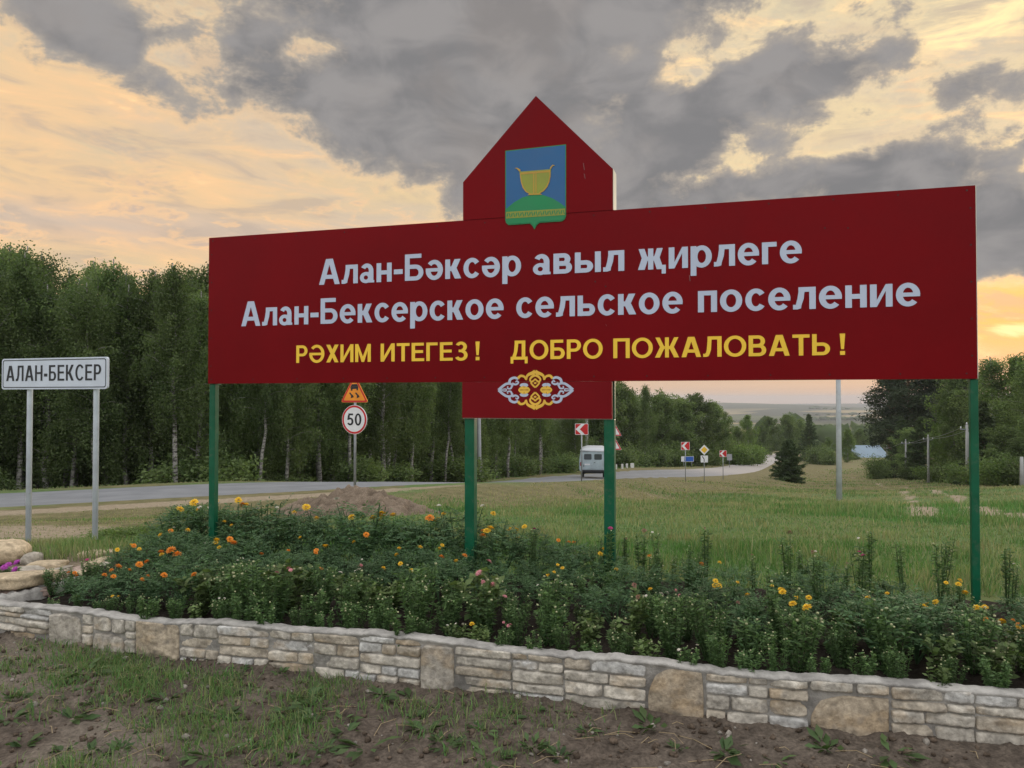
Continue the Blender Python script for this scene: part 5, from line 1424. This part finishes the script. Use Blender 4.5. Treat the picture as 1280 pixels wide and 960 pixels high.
def make_aster(seed, H, spread, stems, per, L=.055, wr=.30, mat=None):
    r = np.random.default_rng(seed); P, Dd = [], []; mb = MB(); tips = []
    for s_ in range(stems):
        a = r.uniform(0, 6.28); rr_ = spread * math.sqrt(r.uniform(.02, 1)); hh_ = H * r.uniform(.72, 1.0)
        b0 = np.array([math.cos(a) * rr_ * .25, math.sin(a) * rr_ * .25, 0]); b1 = np.array([math.cos(a) * rr_, math.sin(a) * rr_, hh_]); mid = (b0 + b1) / 2 + np.array([math.cos(a), math.sin(a), 0]) * rr_ * .12
        mb.tube([b0, mid, b1], [.0045, .0035, .002], 4, cap=False); tips.append(b1)
        t_ = np.clip(r.beta(1.5, 1.0, per), .10, 1)[:, None]
        pos = (1 - t_) ** 2 * b0 + 2 * t_ * (1 - t_) * mid + t_ ** 2 * b1; an = r.uniform(0, 6.28, per)
        P.append(pos); Dd.append(np.column_stack([np.cos(an), np.sin(an), r.uniform(-.15, .95, per)]))
    nbud = 0; f0 = len(mb.f)
    for b1 in tips:
        for k in range(2):
            if r.random() < .30:
                c = b1 + r.normal(0, .016, 3) + [0, 0, .006]; s_ = r.uniform(.003, .0065); mb.box(c[0] - s_, c[1] - s_, c[2] - s_, c[0] + s_, c[1] + s_, c[2] + s_ * .8)
    nbud = len(mb.f) - f0
    P = np.vstack(P); v, q = leaf_blades(P, np.vstack(Dd), L, L * wr, r)
    v0 = len(v); sv_, sf = np.array(mb.v), [f for f in mb.f]
    me = np_mesh('aster_foliage', np.vstack([v, sv_]), np.vstack([q, np.array(sf) + v0]), mat or ASTER, np.vstack([plant_tint(P, r, H), np.tile([.35, .35, 0, 1], (len(sv_), 1))]))
    me.materials.append(BUD); me.polygons.foreach_set('material_index', np.array([0] * (len(me.polygons) - nbud) + [1] * nbud, np.int32))
    return me, tips, H
def make_marigold(seed, H, spread, nleaf):
    r = np.random.default_rng(seed); P, Dd, tips = [], [], []; mb = MB()
    for s_ in range(9):
        a = r.uniform(0, 6.28); rr_ = spread * math.sqrt(r.uniform(.05, 1)); b1 = np.array([math.cos(a) * rr_, math.sin(a) * rr_, H * r.uniform(.7, .98)])
        mb.tube([np.array([0, 0, 0.]), b1 * np.array([.6, .6, .45]), b1], [.006, .004, .0025], 4, cap=False); tips.append(b1)
    for k in range(nleaf):
        u = r.uniform(0, 6.28); ph = math.acos(r.uniform(-.2, 1)); rad = r.uniform(.45, 1) ** .5
        c = np.array([math.sin(ph) * math.cos(u) * spread * rad, math.sin(ph) * math.sin(u) * spread * rad, H * (.42 + .5 * math.cos(ph) * rad)])
        ax = np.array([math.cos(u), math.sin(u), r.uniform(-.2, .7)]) + r.normal(0, .3, 3); ax /= np.linalg.norm(ax); sdv = np.cross(ax, [0, 0, 1]); sdv /= np.linalg.norm(sdv) + 1e-6
        Lf = r.uniform(.06, .11)
        for i in range(6):
            for sg in (-1, 1):
                P.append(c + ax * Lf * (i / 6)); Dd.append(ax * .55 + sdv * sg * .9)
        P.append(c + ax * Lf); Dd.append(ax)
    P, Dd = np.array(P), np.array(Dd); v, q = leaf_blades(P, Dd, .034, .010, r, .35); sv_ = np.array(mb.v); v0 = len(v)
    me = np_mesh('marigold_foliage', np.vstack([v, sv_]), np.vstack([q, np.array(mb.f) + v0]), MARI, np.vstack([plant_tint(P, r, H), np.tile([.35, .35, 0, 1], (len(sv_), 1))]))
    return me, tips, H
def pompom(rad, seed, mat, flat=.6, n=46):
    r = np.random.default_rng(seed); v, q = [], []
    for k in range(n):
        f = k / n; ph = math.acos(1 - 1.35 * f); u = k * 2.39996
        d = np.array([math.sin(ph) * math.cos(u), math.sin(ph) * math.sin(u), math.cos(ph)]); s_ = np.array([-math.sin(u), math.cos(u), 0])
        c = d * rad * np.array([1, 1, flat]); w = rad * .30
        tip = c * 1.12 + np.array([0, 0, -.10 * rad * f]) + r.normal(0, .06 * rad, 3); i0 = len(v)
        v += [c * .35 - s_ * w * .4, c * .35 + s_ * w * .4, tip + s_ * w * .55, tip + d * rad * .12, tip - s_ * w * .55]; q.append([i0, i0 + 1, i0 + 2, i0 + 3, i0 + 4])
    me = bpy.data.meshes.new('flower'); me.from_pydata([tuple(x) for x in v], [], q); me.materials.append(mat); return me
def daisy(rad, seed, mat, n=24):
    r = np.random.default_rng(seed); v, q = [], []
    for ring_ in range(3):
        for k in range(n):
            u = 2 * PI * k / n + ring_ * .13 + r.normal(0, .04); R0 = rad * (1 - .24 * ring_) * r.uniform(.85, 1.05); h_ = .12 * rad + ring_ * .16 * rad
            d = np.array([math.cos(u), math.sin(u), 0]); s_ = np.array([-math.sin(u), math.cos(u), 0]); i0 = len(v)
            v += [np.array([0, 0, .1 * rad]), d * R0 * .6 + s_ * rad * .11 + [0, 0, h_ + .10 * rad], d * R0 + [0, 0, h_], d * R0 * .6 - s_ * rad * .11 + [0, 0, h_ + .10 * rad]]; q.append([i0, i0 + 1, i0 + 2, i0 + 3])
    me = bpy.data.meshes.new('flower'); me.from_pydata([tuple(x) for x in v], [], q); me.materials.append(mat); return me
FL = {'yellow': [pompom(.026, i, petal['yellow']) for i in range(3)], 'orange': [pompom(.028, 5 + i, petal['orange']) for i in range(3)],
      'pink': [daisy(.022, 1, petal['pink']), pompom(.018, 9, petal['pink'], .9, 30)], 'magenta': [daisy(.026, 2, petal['magenta'])], 'white': [daisy(.017, 3, petal['white'], 16), daisy(.021, 6, petal['white'], 18)],
      'purple': [daisy(.03, 4, petal['purple'])], 'wilted': [pompom(.018, 8, petal['wilted'], .8, 26)]}
M_AST = [make_aster(200 + i, 1.0 * h_, sp_, st, pr, L) for i, (h_, sp_, st, pr, L) in enumerate(((.37, .12, 14, 62, .037), (.34, .13, 13, 60, .040), (.40, .11, 13, 66, .035), (.31, .12, 12, 54, .038), (.36, .14, 15, 58, .037)))]
ZIN = leaf_mat('zinnia_leaves', (.055, .095, .030), (.125, .175, .060), .3, .55, .4)
M_ZIN = [make_aster(260 + i, h_, .12, 9, 26, .062, .5, ZIN) for i, h_ in enumerate((.34, .30, .38))]
M_TALL = [make_aster(220 + i, h_, sp_, st, pr, .042) for i, (h_, sp_, st, pr) in enumerate(((.52, .045, 4, 70), (.46, .05, 5, 56), (.56, .04, 3, 80), (.48, .06, 5, 50)))]
M_MAR = [make_marigold(240 + i, h_, sp_, nl) for i, (h_, sp_, nl) in enumerate(((.40, .19, 120), (.36, .18, 110), (.44, .17, 125), (.38, .20, 120)))]
WORDS = ['first', 'second', 'third', 'fourth', 'fifth', 'sixth', 'seventh', 'eighth', 'ninth', 'tenth', 'eleventh', 'twelfth', 'thirteenth', 'fourteenth', 'fifteenth', 'sixteenth', 'seventeenth', 'eighteenth', 'nineteenth', 'twentieth', 'twenty-first', 'twenty-second', 'twenty-third', 'twenty-fourth', 'twenty-fifth', 'twenty-sixth', 'twenty-seventh', 'twenty-eighth', 'twenty-ninth', 'thirtieth']
bloomers = {}
def bed_plant(kind, x, y, k, flowers=(), z=None):
    me, tips, H = kind[0][kind[1] % len(kind[0])]; nm = kind[2]
    e = empty(nm, (x, y, .19 if z is None else z), rw.uniform(0, 6.28)); e.scale = (k, k, k * rw.uniform(.9, 1.1))
    e.rotation_euler = (rw.uniform(-.08, .08), rw.uniform(-.08, .08), rw.uniform(0, 6.28))
    link('foliage', me, e)
    tt = sorted(tips, key=lambda q: -q[2] + rw.uniform(0, .05))
    for i, c in enumerate(flowers):
        q = tt[i % len(tt)]; f = link('flower', rw.choice(FL[c]), e)
        f.location = (q[0], q[1], q[2] + .012 + rw.uniform(0, .03)); f.rotation_euler = (rw.uniform(-.6, .6), rw.uniform(-.6, .6), rw.uniform(0, 6)); s_ = rw.uniform(.7, 1.1); f.scale = (s_, s_, s_)
    if flowers:
        cs_ = sorted(set(flowers)); bloomers.setdefault((nm, tuple(cs_), len(flowers) > 1), []).append((math.atan2(x, y), e))
    else:
        if nm == 'tall_aster': tag(e, 'tall slender aster stalk without an open flower rising at the back of the bed', 'plant', 'tall flowerless asters at the back of the bed')
        elif nm == 'zinnia': tag(e, 'broad-leaved lighter green plant without open flowers in the bed', 'plant', 'flowerless broad-leaved plants of the bed')
        elif nm == 'marigold': tag(e, 'feathery blue-green marigold bush without open flowers in the bed', 'plant', 'flowerless marigolds of the bed')
        else: tag(e, 'dark leafy aster bush without open flowers in the dense bed behind the stone wall', 'plant', 'flowerless aster bushes of the bed')
    return e
ZI = (M_ZIN, 0, 'zinnia')
AS, TA, MA = (M_AST, 0, 'aster'), (M_TALL, 0, 'tall_aster'), (M_MAR, 0, 'marigold')
kk = 0
def pick(T, i): return (T[0], i, T[2])
# rows running along the wall
for row in range(10):
    x = -3.15 + rw.uniform(0, .12)
    while x < 3.9:
        off = .11 + row * .235 + rw.uniform(-.07, .07)
        y = float(wall_y(x)) + off; lim = float(np.interp(x, [-3.4, -2.6, 0, .8, 2.0, 3, 4.6], [7.4, 7.3, 6.4, 5.95, 5.35, 5.0, 4.6])) 
        if y < lim and not (x < -2.75 and row < 1 and x < -3.0):
            kk += 1; fl = []
            if row <= 3:
                T = AS
                if rw.random() < .30: fl = [rw.choice(['white', 'white', 'pink', 'white', 'wilted', 'yellow', 'pink'])] * rw.choice([1, 1, 2, 3])
                if rw.random() < .16 and x > -2.2: T = ZI
                if x < -2.0 and row in (1, 2) and rw.random() < .8: fl = ['orange'] * rw.choice([2, 3]); T = MA
                if x > 1.2 and row == 3 and rw.random() < .5: T = MA; fl = [rw.choice(['yellow', 'orange', 'yellow'])] * rw.choice([1, 2, 2])
                elif x > 0.3 and row >= 2 and rw.random() < .4: T = MA
                k = (.62 if row == 0 else 1.02) * rw.uniform(.68, 1.20)
            else:
                T = MA if x < .45 or rw.random() < .6 else AS
                k = rw.uniform(.9, 1.15) * (1.05 if x < -.4 else .85)
                if rw.random() < (.65 if x < .3 else .45): fl = [rw.choice(['yellow', 'yellow', 'yellow', 'orange', 'yellow', 'white'])] * rw.choice([1, 1, 2, 3])
            if x > .1: k *= .92 - .10 * sstep(x, .8, 2.6) * (row > 2)
            sgy = 6.61 - .292 * (x + 2.61)
            if row >= 3 and y < sgy + .06: k *= .66 if x < .5 else .78
            if y > sgy + .06 and x < .3: k *= 1.1
            if row < 4 and x < -2.3: k *= .66 if x > -2.75 else .5
            if x < (-2.7 if y < 5.9 else -3.05) and y > 5.35 or x < -3.0 and 5.2 < y < 5.9: x += .1; continue
            bed_plant(pick(T, kk), x, y, k, fl)
        x += rw.uniform(.12, .19) if row == 0 else rw.uniform(.17, .25) if row < 4 else rw.uniform(.23, .34)
# tall asters standing above the rest on the right, and a few between the posts
x = .62
while x < 3.5:
    y = float(np.interp(x, [.5, 2, 3.5], [5.75, 5.35, 4.95])) + rw.uniform(-.12, .25); kk += 1
    fl = [] if rw.random() < .62 else [rw.choice(['white', 'wilted', 'wilted', 'magenta', 'white'])]
    bed_plant(pick(TA, kk), x, y, rw.uniform(.58, 1.0), fl); x += rw.choice([rw.uniform(.05, .14), rw.uniform(.12, .32)])
for px, D, c in ((1072, 4.9, 'magenta'), (757, 5.6, 'magenta'), (668, 5.8, 'magenta'), (1018, 4.85, 'wilted')):
    kk += 1; bed_plant(pick(TA, 0), px_x(px, D), D, .85, [c, c] if px == 1072 else [c])
# small growth at the left end of the bed
for px, D in ((68, 5.5), (88, 5.55), (112, 5.7), (100, 5.45), (128, 5.6), (150, 5.6)):
    kk += 1; bed_plant(pick(AS, kk), px_x(px, D), D, rw.uniform(.42, .62), ['magenta'] if px == 112 else (), z=.2)
# every flowering plant gets a description of its own: colour, then place in the row of its like
pl_name = {'aster': 'leafy aster', 'tall_aster': 'tall thin aster', 'zinnia': 'broad-leaved plant', 'marigold': 'feathery marigold'}
for (nm, cs_, many), L in bloomers.items():
    L.sort(key=lambda q: q[0]); n = len(L); ctxt = ' and '.join(cs_)
    for i, (a, e) in enumerate(L):
        fl_ = ('%s flower heads' if many else 'one %s flower head') % ctxt
        if n == 1: pos = 'the only one like it in the bed'
        elif i < n / 2 or n < 3: pos = '%s such from the left in the bed' % WORDS[min(i, 29)]
        else: pos = '%s such from the right in the bed' % WORDS[min(n - 1 - i, 29)]
        tag(e, '%s with %s, %s' % (pl_name[nm], fl_, pos), 'plant', '%s plants in flower' % pl_name[nm])
# petunia in the rock garden
e = empty('petunia', (at(14, 716, 5.95).x, 5.95, at(14, 721, 5.95).z - .05)); link('foliage', M_AST[3][0], e).scale = (.8, .8, .45)
for i in range(7):
    f = link('flower', FL['purple'][0], e); a = i * 2.4; f.location = (.05 * math.cos(a) * (1 + i * .15), .05 * math.sin(a) - .04, .10 + .02 * (i % 4)); f.rotation_euler = (rw.uniform(.2, 1.1), rw.uniform(-.5, .5), 0); f.scale = (1.05, 1.05, 1.05)
tag(e, 'bright purple petunia at the left edge between the boulder and the beige slab', 'plant')

# ================================================================== GRASS AND WEEDS
GR = leaf_mat('grass_blades', (.090, .195, .056), (.30, .27, .15), .40, .7, 0)
def blades(X_, Y_, Z_, Hh, Wd, hue, bright, r, lean=.45):
    n = len(X_); a = r.uniform(0, 6.28, n); ln = np.abs(r.normal(0, lean, n)) * Hh; d = np.column_stack([np.cos(a), np.sin(a)])
    b_ = r.uniform(0, 6.28, n); s_ = np.column_stack([np.cos(b_), np.sin(b_)]) * (Wd / 2)[:, None]
    P = np.column_stack([X_, Y_, Z_ - .01])
    v = np.zeros((n, 4, 3)); v[:, 0] = P; v[:, 0, :2] -= s_; v[:, 1] = P; v[:, 1, :2] += s_
    mid = P.copy(); mid[:, :2] += d * ln[:, None] * .35; mid[:, 2] += Hh * .62
    v[:, 2] = mid; v[:, 2, :2] += s_ * .75
    v[:, 3] = mid; v[:, 3, :2] -= s_ * .75
    tip = P.copy(); tip[:, :2] += d * ln[:, None]; tip[:, 2] += Hh * np.clip(1.02 - .25 * (ln / np.maximum(Hh, 1e-5)) ** 2, .5, 1)
    i = np.arange(n) * 5
    V_ = np.concatenate([v, tip[:, None]], 1).reshape(-1, 3)
    return V_, np.concatenate([np.column_stack([i, i + 1, i + 2, i + 3]), np.column_stack([i + 3, i + 2, i + 4, i + 4])]), np.repeat(np.column_stack([hue, bright, np.zeros(n), np.ones(n)]), 5, axis=0)
def grass_mesh(name, V_, Q_, C_, mat):
    """quads plus tip triangles (doubled index) as a polygon mesh"""
    me = bpy.data.meshes.new(name); n = len(Q_) // 2; q4, q3 = Q_[:n], Q_[n:, :3]
    li = np.concatenate([q4.ravel(), q3.ravel()]).astype(np.int32); ls = np.concatenate([np.arange(n) * 4, n * 4 + np.arange(n) * 3]).astype(np.int32)
    me.vertices.add(len(V_)); me.vertices.foreach_set('co', V_.astype(np.float32).ravel()); me.loops.add(len(li)); me.loops.foreach_set('vertex_index', li)
    me.polygons.add(2 * n); me.polygons.foreach_set('loop_start', ls); me.materials.append(mat)
    a = me.color_attributes.new('tint', 'FLOAT_COLOR', 'POINT'); a.data.foreach_set('color', C_.astype(np.float32).ravel()); me.update(calc_edges=True); me.validate()
    return me
r = np.random.default_rng(21)
N = 330000
D = 6.2 * (150 / 6.2) ** (r.uniform(0, 1, N) ** .95); u = r.uniform(-.80, .80, N); x = u * D; y = D
x += r.normal(0, .03, N)
zz, dd = hz(x, y, True); tdist = track_d(x, y); rutm = .95 * np.exp(-(tdist / .42) ** 2)
wornm = np.exp(-(((x + 7.0) / 3.4) ** 2 + ((y - 10.2) / 1.3) ** 2)) + .7 * np.exp(-(((x + 3.0) / 1.8) ** 2 + ((y - 13.4) / 1.0) ** 2))
inbed = (y < np.interp(x, [-3.45, -2.6, 0, 3, 4.6], [7.3, 7.1, 6.35, 5.55, 5.2])) & (x > -3.4)
garden = (x < -2.9) & (y < 8.0) & (x > -7.2)
heapm = ((x - hx) / 1.35) ** 2 + ((y - hy) / 1.2) ** 2 < .7
keep = (np.abs(dd) > 4.3) & ((dd < 0) | (dd > 900) | (np.abs(dd) < 9)) & ~inbed & ~heapm & (r.uniform(0, 1, N) > np.clip(rutm * 1.1, 0, .95)) & (r.uniform(0, 1, N) > np.clip(wornm * 1.0, 0, .72)) & ~(garden & (y < 6.7))
verge = np.exp(-((np.clip(-dd, 0, 60) - 4.3) / 2.2) ** 2) * (dd < 0)
keep &= r.uniform(0, 1, N) > verge * .45
x, y, zz, dd, verge = x[keep], y[keep], zz[keep], dd[keep], verge[keep]; n = len(x)
patch = fbm(x, y, .28, 3, 61); fine = fbm(x, y, 1.3, 3, 66); left = sstep(-x, 1.5, 4.0)
lush = np.clip(sstep(patch, .47, .57) * 1.0 - .4 * left, 0, 1)
Hh = (.035 + .11 * lush * fine + .05 * fine) * (1 - .25 * left) * (1 - .6 * verge) * r.uniform(.5, 1.3, n) * (1 - .5 * sstep(y, 26, 45) * 0)
Hh = np.where(y < 14, Hh * .72, Hh)
hue = np.clip(.42 - .52 * lush + .85 * (fine - .5) + .25 * verge + .22 * left + .40 * sstep(y, 18, 34) + .22 * (1 - sstep(y, 7.0, 9.5)) - .18 * np.exp(-((y - 12) / 3.5) ** 2) * (left < .3) + r.normal(0, .20, n) - .9 * (patch - .5) * sstep(y, 16, 28), 0, 1)
seedh = r.uniform(0, 1, n) < .05 + .30 * (fbm(x, y, 1.7, 2, 91) > .60); Hh = np.where(seedh & (left < .5), Hh * 1.6 + .035, Hh); hue = np.where(seedh, np.clip(hue + .4, 0, 1), hue)
garden = (x < -2.9) & (y < 8.3); zz = np.where(garden, np.maximum(zz, garden_z(x, y) + .05 * (fbm(x, y, 4, 3, 12) - .5) - .12 * sstep(-x, 6.6, 7.5)), zz); Hh = np.where(garden, Hh * 2.0 + .03, Hh); hue = np.where(garden, hue - .25, hue).clip(0, 1)
Wd = .0022 + y * .0009
V_, Q_, C_ = blades(x, y, zz, Hh, Wd * r.uniform(.7, 1.3, n), hue, np.clip(.5 + .5 * (fbm(x, y, 2.6, 2, 77) - .5) + r.normal(0, .16, n), 0, 1), r)
tag(link('meadow_grass', grass_mesh('meadow_grass', V_, Q_, C_, GR)), 'patchy green and straw coloured meadow grass between the flower bed and the road', 'grass', kind='stuff')
# short grass tufts on the trodden ground before the wall
cl = []
for k in range(230):
    x0, y0 = r.uniform(-4.6, 3.4), 0
    y0 = wall_y(x0) - abs(r.normal(0, .9)) - .03
    if y0 < 2.3: continue
    dens_ = (1.7 if x0 < -1.0 else .6) * (1.5 if wall_y(x0) - y0 < .5 and x0 < -.6 else 1)
    if fbm(np.array([x0]), np.array([y0]), .9, 2, 51)[0] + .08 * dens_ < .55: continue
    m_ = int(r.uniform(25, 110) * dens_); cl.append(np.column_stack([x0 + r.normal(0, .09, m_), y0 + r.normal(0, .07, m_)]))
P = np.vstack(cl); P = P[P[:, 1] < wall_y(P[:, 0]) - .03]; n = len(P)
V_, Q_, C_ = blades(P[:, 0], P[:, 1], soil_z(P[:, 0], P[:, 1]), r.uniform(.02, .085, n), r.uniform(.003, .007, n), np.clip(r.normal(.25, .3, n), 0, 1), np.clip(r.normal(.5, .18, n), 0, 1), r, .8)
tag(link('soil_grass', grass_mesh('soil_grass', V_, Q_, C_, GR)), 'sparse low grass growing in tufts on the bare soil before the wall', 'grass', kind='stuff')
# dry straws and crumbs of earth on the bare soil
mb = MB()
for k in range(260):
    x0 = rw.uniform(-4, 3.2); y0 = float(wall_y(x0)) - abs(rw.gauss(0, 1.0)) - .06
    if y0 < 2.2: continue
    a = rw.uniform(0, 6.28); L = rw.uniform(.05, .22); z0_ = float(soil_z(x0, y0)) + .006; x1, y1 = x0 + math.cos(a) * L, y0 + math.sin(a) * L
    if y1 > wall_y(x1) - .03: continue
    mb.tube([(x0, y0, z0_), ((x0 + x1) / 2 + rw.uniform(-.02, .02), (y0 + y1) / 2, z0_ + .012), (x1, y1, float(soil_z(x1, y1)) + .006)], .0016, 4)
paint('straw', (.30, .23, .13), .8)
tag(mb.build('dry_straw', MATS['straw'], None), 'loose dry straws scattered over the bare soil', 'straw', kind='stuff')
cv, cq, cc_, off = [], [], [], 0
ob = bmesh.new(); bmesh.ops.create_icosphere(ob, subdivisions=1, radius=1); ob.verts.index_update(); ov = np.array([v.co[:] for v in ob.verts]); oq = np.array([[v.index for v in f.verts] for f in ob.faces]); ob.free()
for k in range(2600):
    x0 = r.uniform(-5, 3.6); y0 = float(wall_y(x0)) - abs(r.normal(0, 1.0)) - .03
    if y0 < 2.1: continue
    s_ = min(r.exponential(.006), .016) + .004; cv.append(ov * (1 + .25 * r.normal(size=(len(ov), 1))) * np.array([s_, s_, s_ * .75]) + [x0, y0, float(soil_z(x0, y0)) + s_ * .4]); cq.append(oq + off); off += len(ov)
    b_ = r.uniform(.6, 1.2); c = np.array((.30, .27, .23) if r.uniform() < .1 else (.12, .09, .066)) * b_; cc_.append(np.tile([*c, 1], (len(ov), 1)))
tag(link('soil_crumbs', np_mesh('soil_crumbs', np.vstack(cv), np.vstack(cq), MATS['soil'], np.vstack(cc_))), 'crumbs of dry earth and pebbles over the bare soil', 'soil', kind='stuff')
# broad-leaved weeds, each a rosette of its own
WEED = leaf_mat('weed_leaves', (.045, .085, .028), (.10, .14, .05), .25, .55, .3)
def make_weed(seed, n, L, wr, up):
    r_ = np.random.default_rng(seed); a = r_.uniform(0, 6.28, n); P = np.column_stack([np.cos(a) * .01, np.sin(a) * .01, np.full(n, .005)]); Dd = np.column_stack([np.cos(a), np.sin(a), r_.uniform(.05, up, n)])
    P2 = P + Dd * L * r_.uniform(0, .7, n)[:, None]; v, q = leaf_blades(P2, Dd + r_.normal(0, .3, (n, 3)) * [1, 1, .4], L, L * wr, r_, .4)
    return np_mesh('weed', v, q, WEED, plant_tint(P2, r_, .1))
WM = [make_weed(300, 16, .075, .42, .7), make_weed(301, 24, .055, .30, .9), make_weed(302, 12, .095, .34, .6), make_weed(303, 34, .045, .38, 1.1)]
wz = [(780, 880, 'A'), (970, 870, 'A')]
weeds = []
for px, py in ((395, 890), (425, 905), (478, 873), (500, 845), (330, 935), (170, 850), (60, 838), (110, 862), (235, 830), (560, 935), (605, 918), (690, 890), (735, 915), (815, 912), (848, 940), (905, 945), (968, 952), (1035, 940), (760, 880), (640, 900),
               (30, 930), (150, 940), (265, 950), (385, 948), (455, 935), (520, 900), (300, 845), (350, 850), (290, 870), (90, 900), (210, 875), (1110, 950), (20, 870), (700, 945)):
    q = on_z(px, py, .02)
    if q.y > wall_y(q.x) - .05: continue
    weeds.append((px, py, q))
for k in range(24):
    px, py = int(rw.uniform(5, 700)), int(rw.uniform(835, 955)); q = on_z(px, py, .02)
    if q.y < wall_y(q.x) - .08 and len(weeds) < 58: weeds.append((px, py, q))
weeds.sort(key=lambda w: w[0])
for i, (px, py, q) in enumerate(weeds):
    e = link('weed', WM[(i * 7 + px) % 4]); e.location = (q.x, q.y, float(soil_z(q.x, q.y)) - .004); e.rotation_euler = (0, 0, rw.uniform(0, 6.28)); s_ = rw.uniform(.5, 1.15); e.scale = (s_, s_, s_)
    n = len(weeds)
    tag(e, 'small green broad-leaved weed on the bare soil before the wall, %s from the %s' % ((WORDS[i], 'left') if i < n / 2 else (WORDS[n - 1 - i], 'right')), 'weed', 'weeds on the bare soil')
# tall weeds before the road and round the garden
for i, (px, py, s_, lb) in enumerate(((132, 690, 2.2, 'green weed clump behind the right post of the town sign'), (200, 690, 2.8, 'bright green weed clump left of the flower bed'), (235, 668, 2.4, 'green weed clump at the back left corner of the bed'), (172, 684, 1.6, 'small weed clump between the right post of the town sign and the bed'))):
    q = on_ground(px, py, 5)
    o = copy_tree(bpy.data.objects[[k.name for k in COL.objects if k.get('label', '').startswith('light green spreading bush')][0]]); o.name = 'weed_clump'
    o.location = (q.x, q.y, max(q.z, .02)); o.scale = (.11 * s_, .11 * s_, .05 * s_); tag(o, lb, 'weed', 'weed clumps left of the bed')

# ================================================================== HAZE
hm = bpy.data.materials.new('haze'); hm.use_nodes = True; nt = hm.node_tree; nt.nodes.clear()
pv = nt.nodes.new('ShaderNodeVolumePrincipled'); pv.inputs['Color'].default_value = (.82, .82, .85, 1); pv.inputs['Density'].default_value = .00016; pv.inputs['Anisotropy'].default_value = .0
oo = nt.nodes.new('ShaderNodeOutputMaterial'); nt.links.new(pv.outputs[0], oo.inputs['Volume'])
mb = MB(); mb.box(-13500, -150, -110, 13500, 9200, 30)
hz_o = mb.build('haze', hm, None); tag(hz_o, kind='stuff')
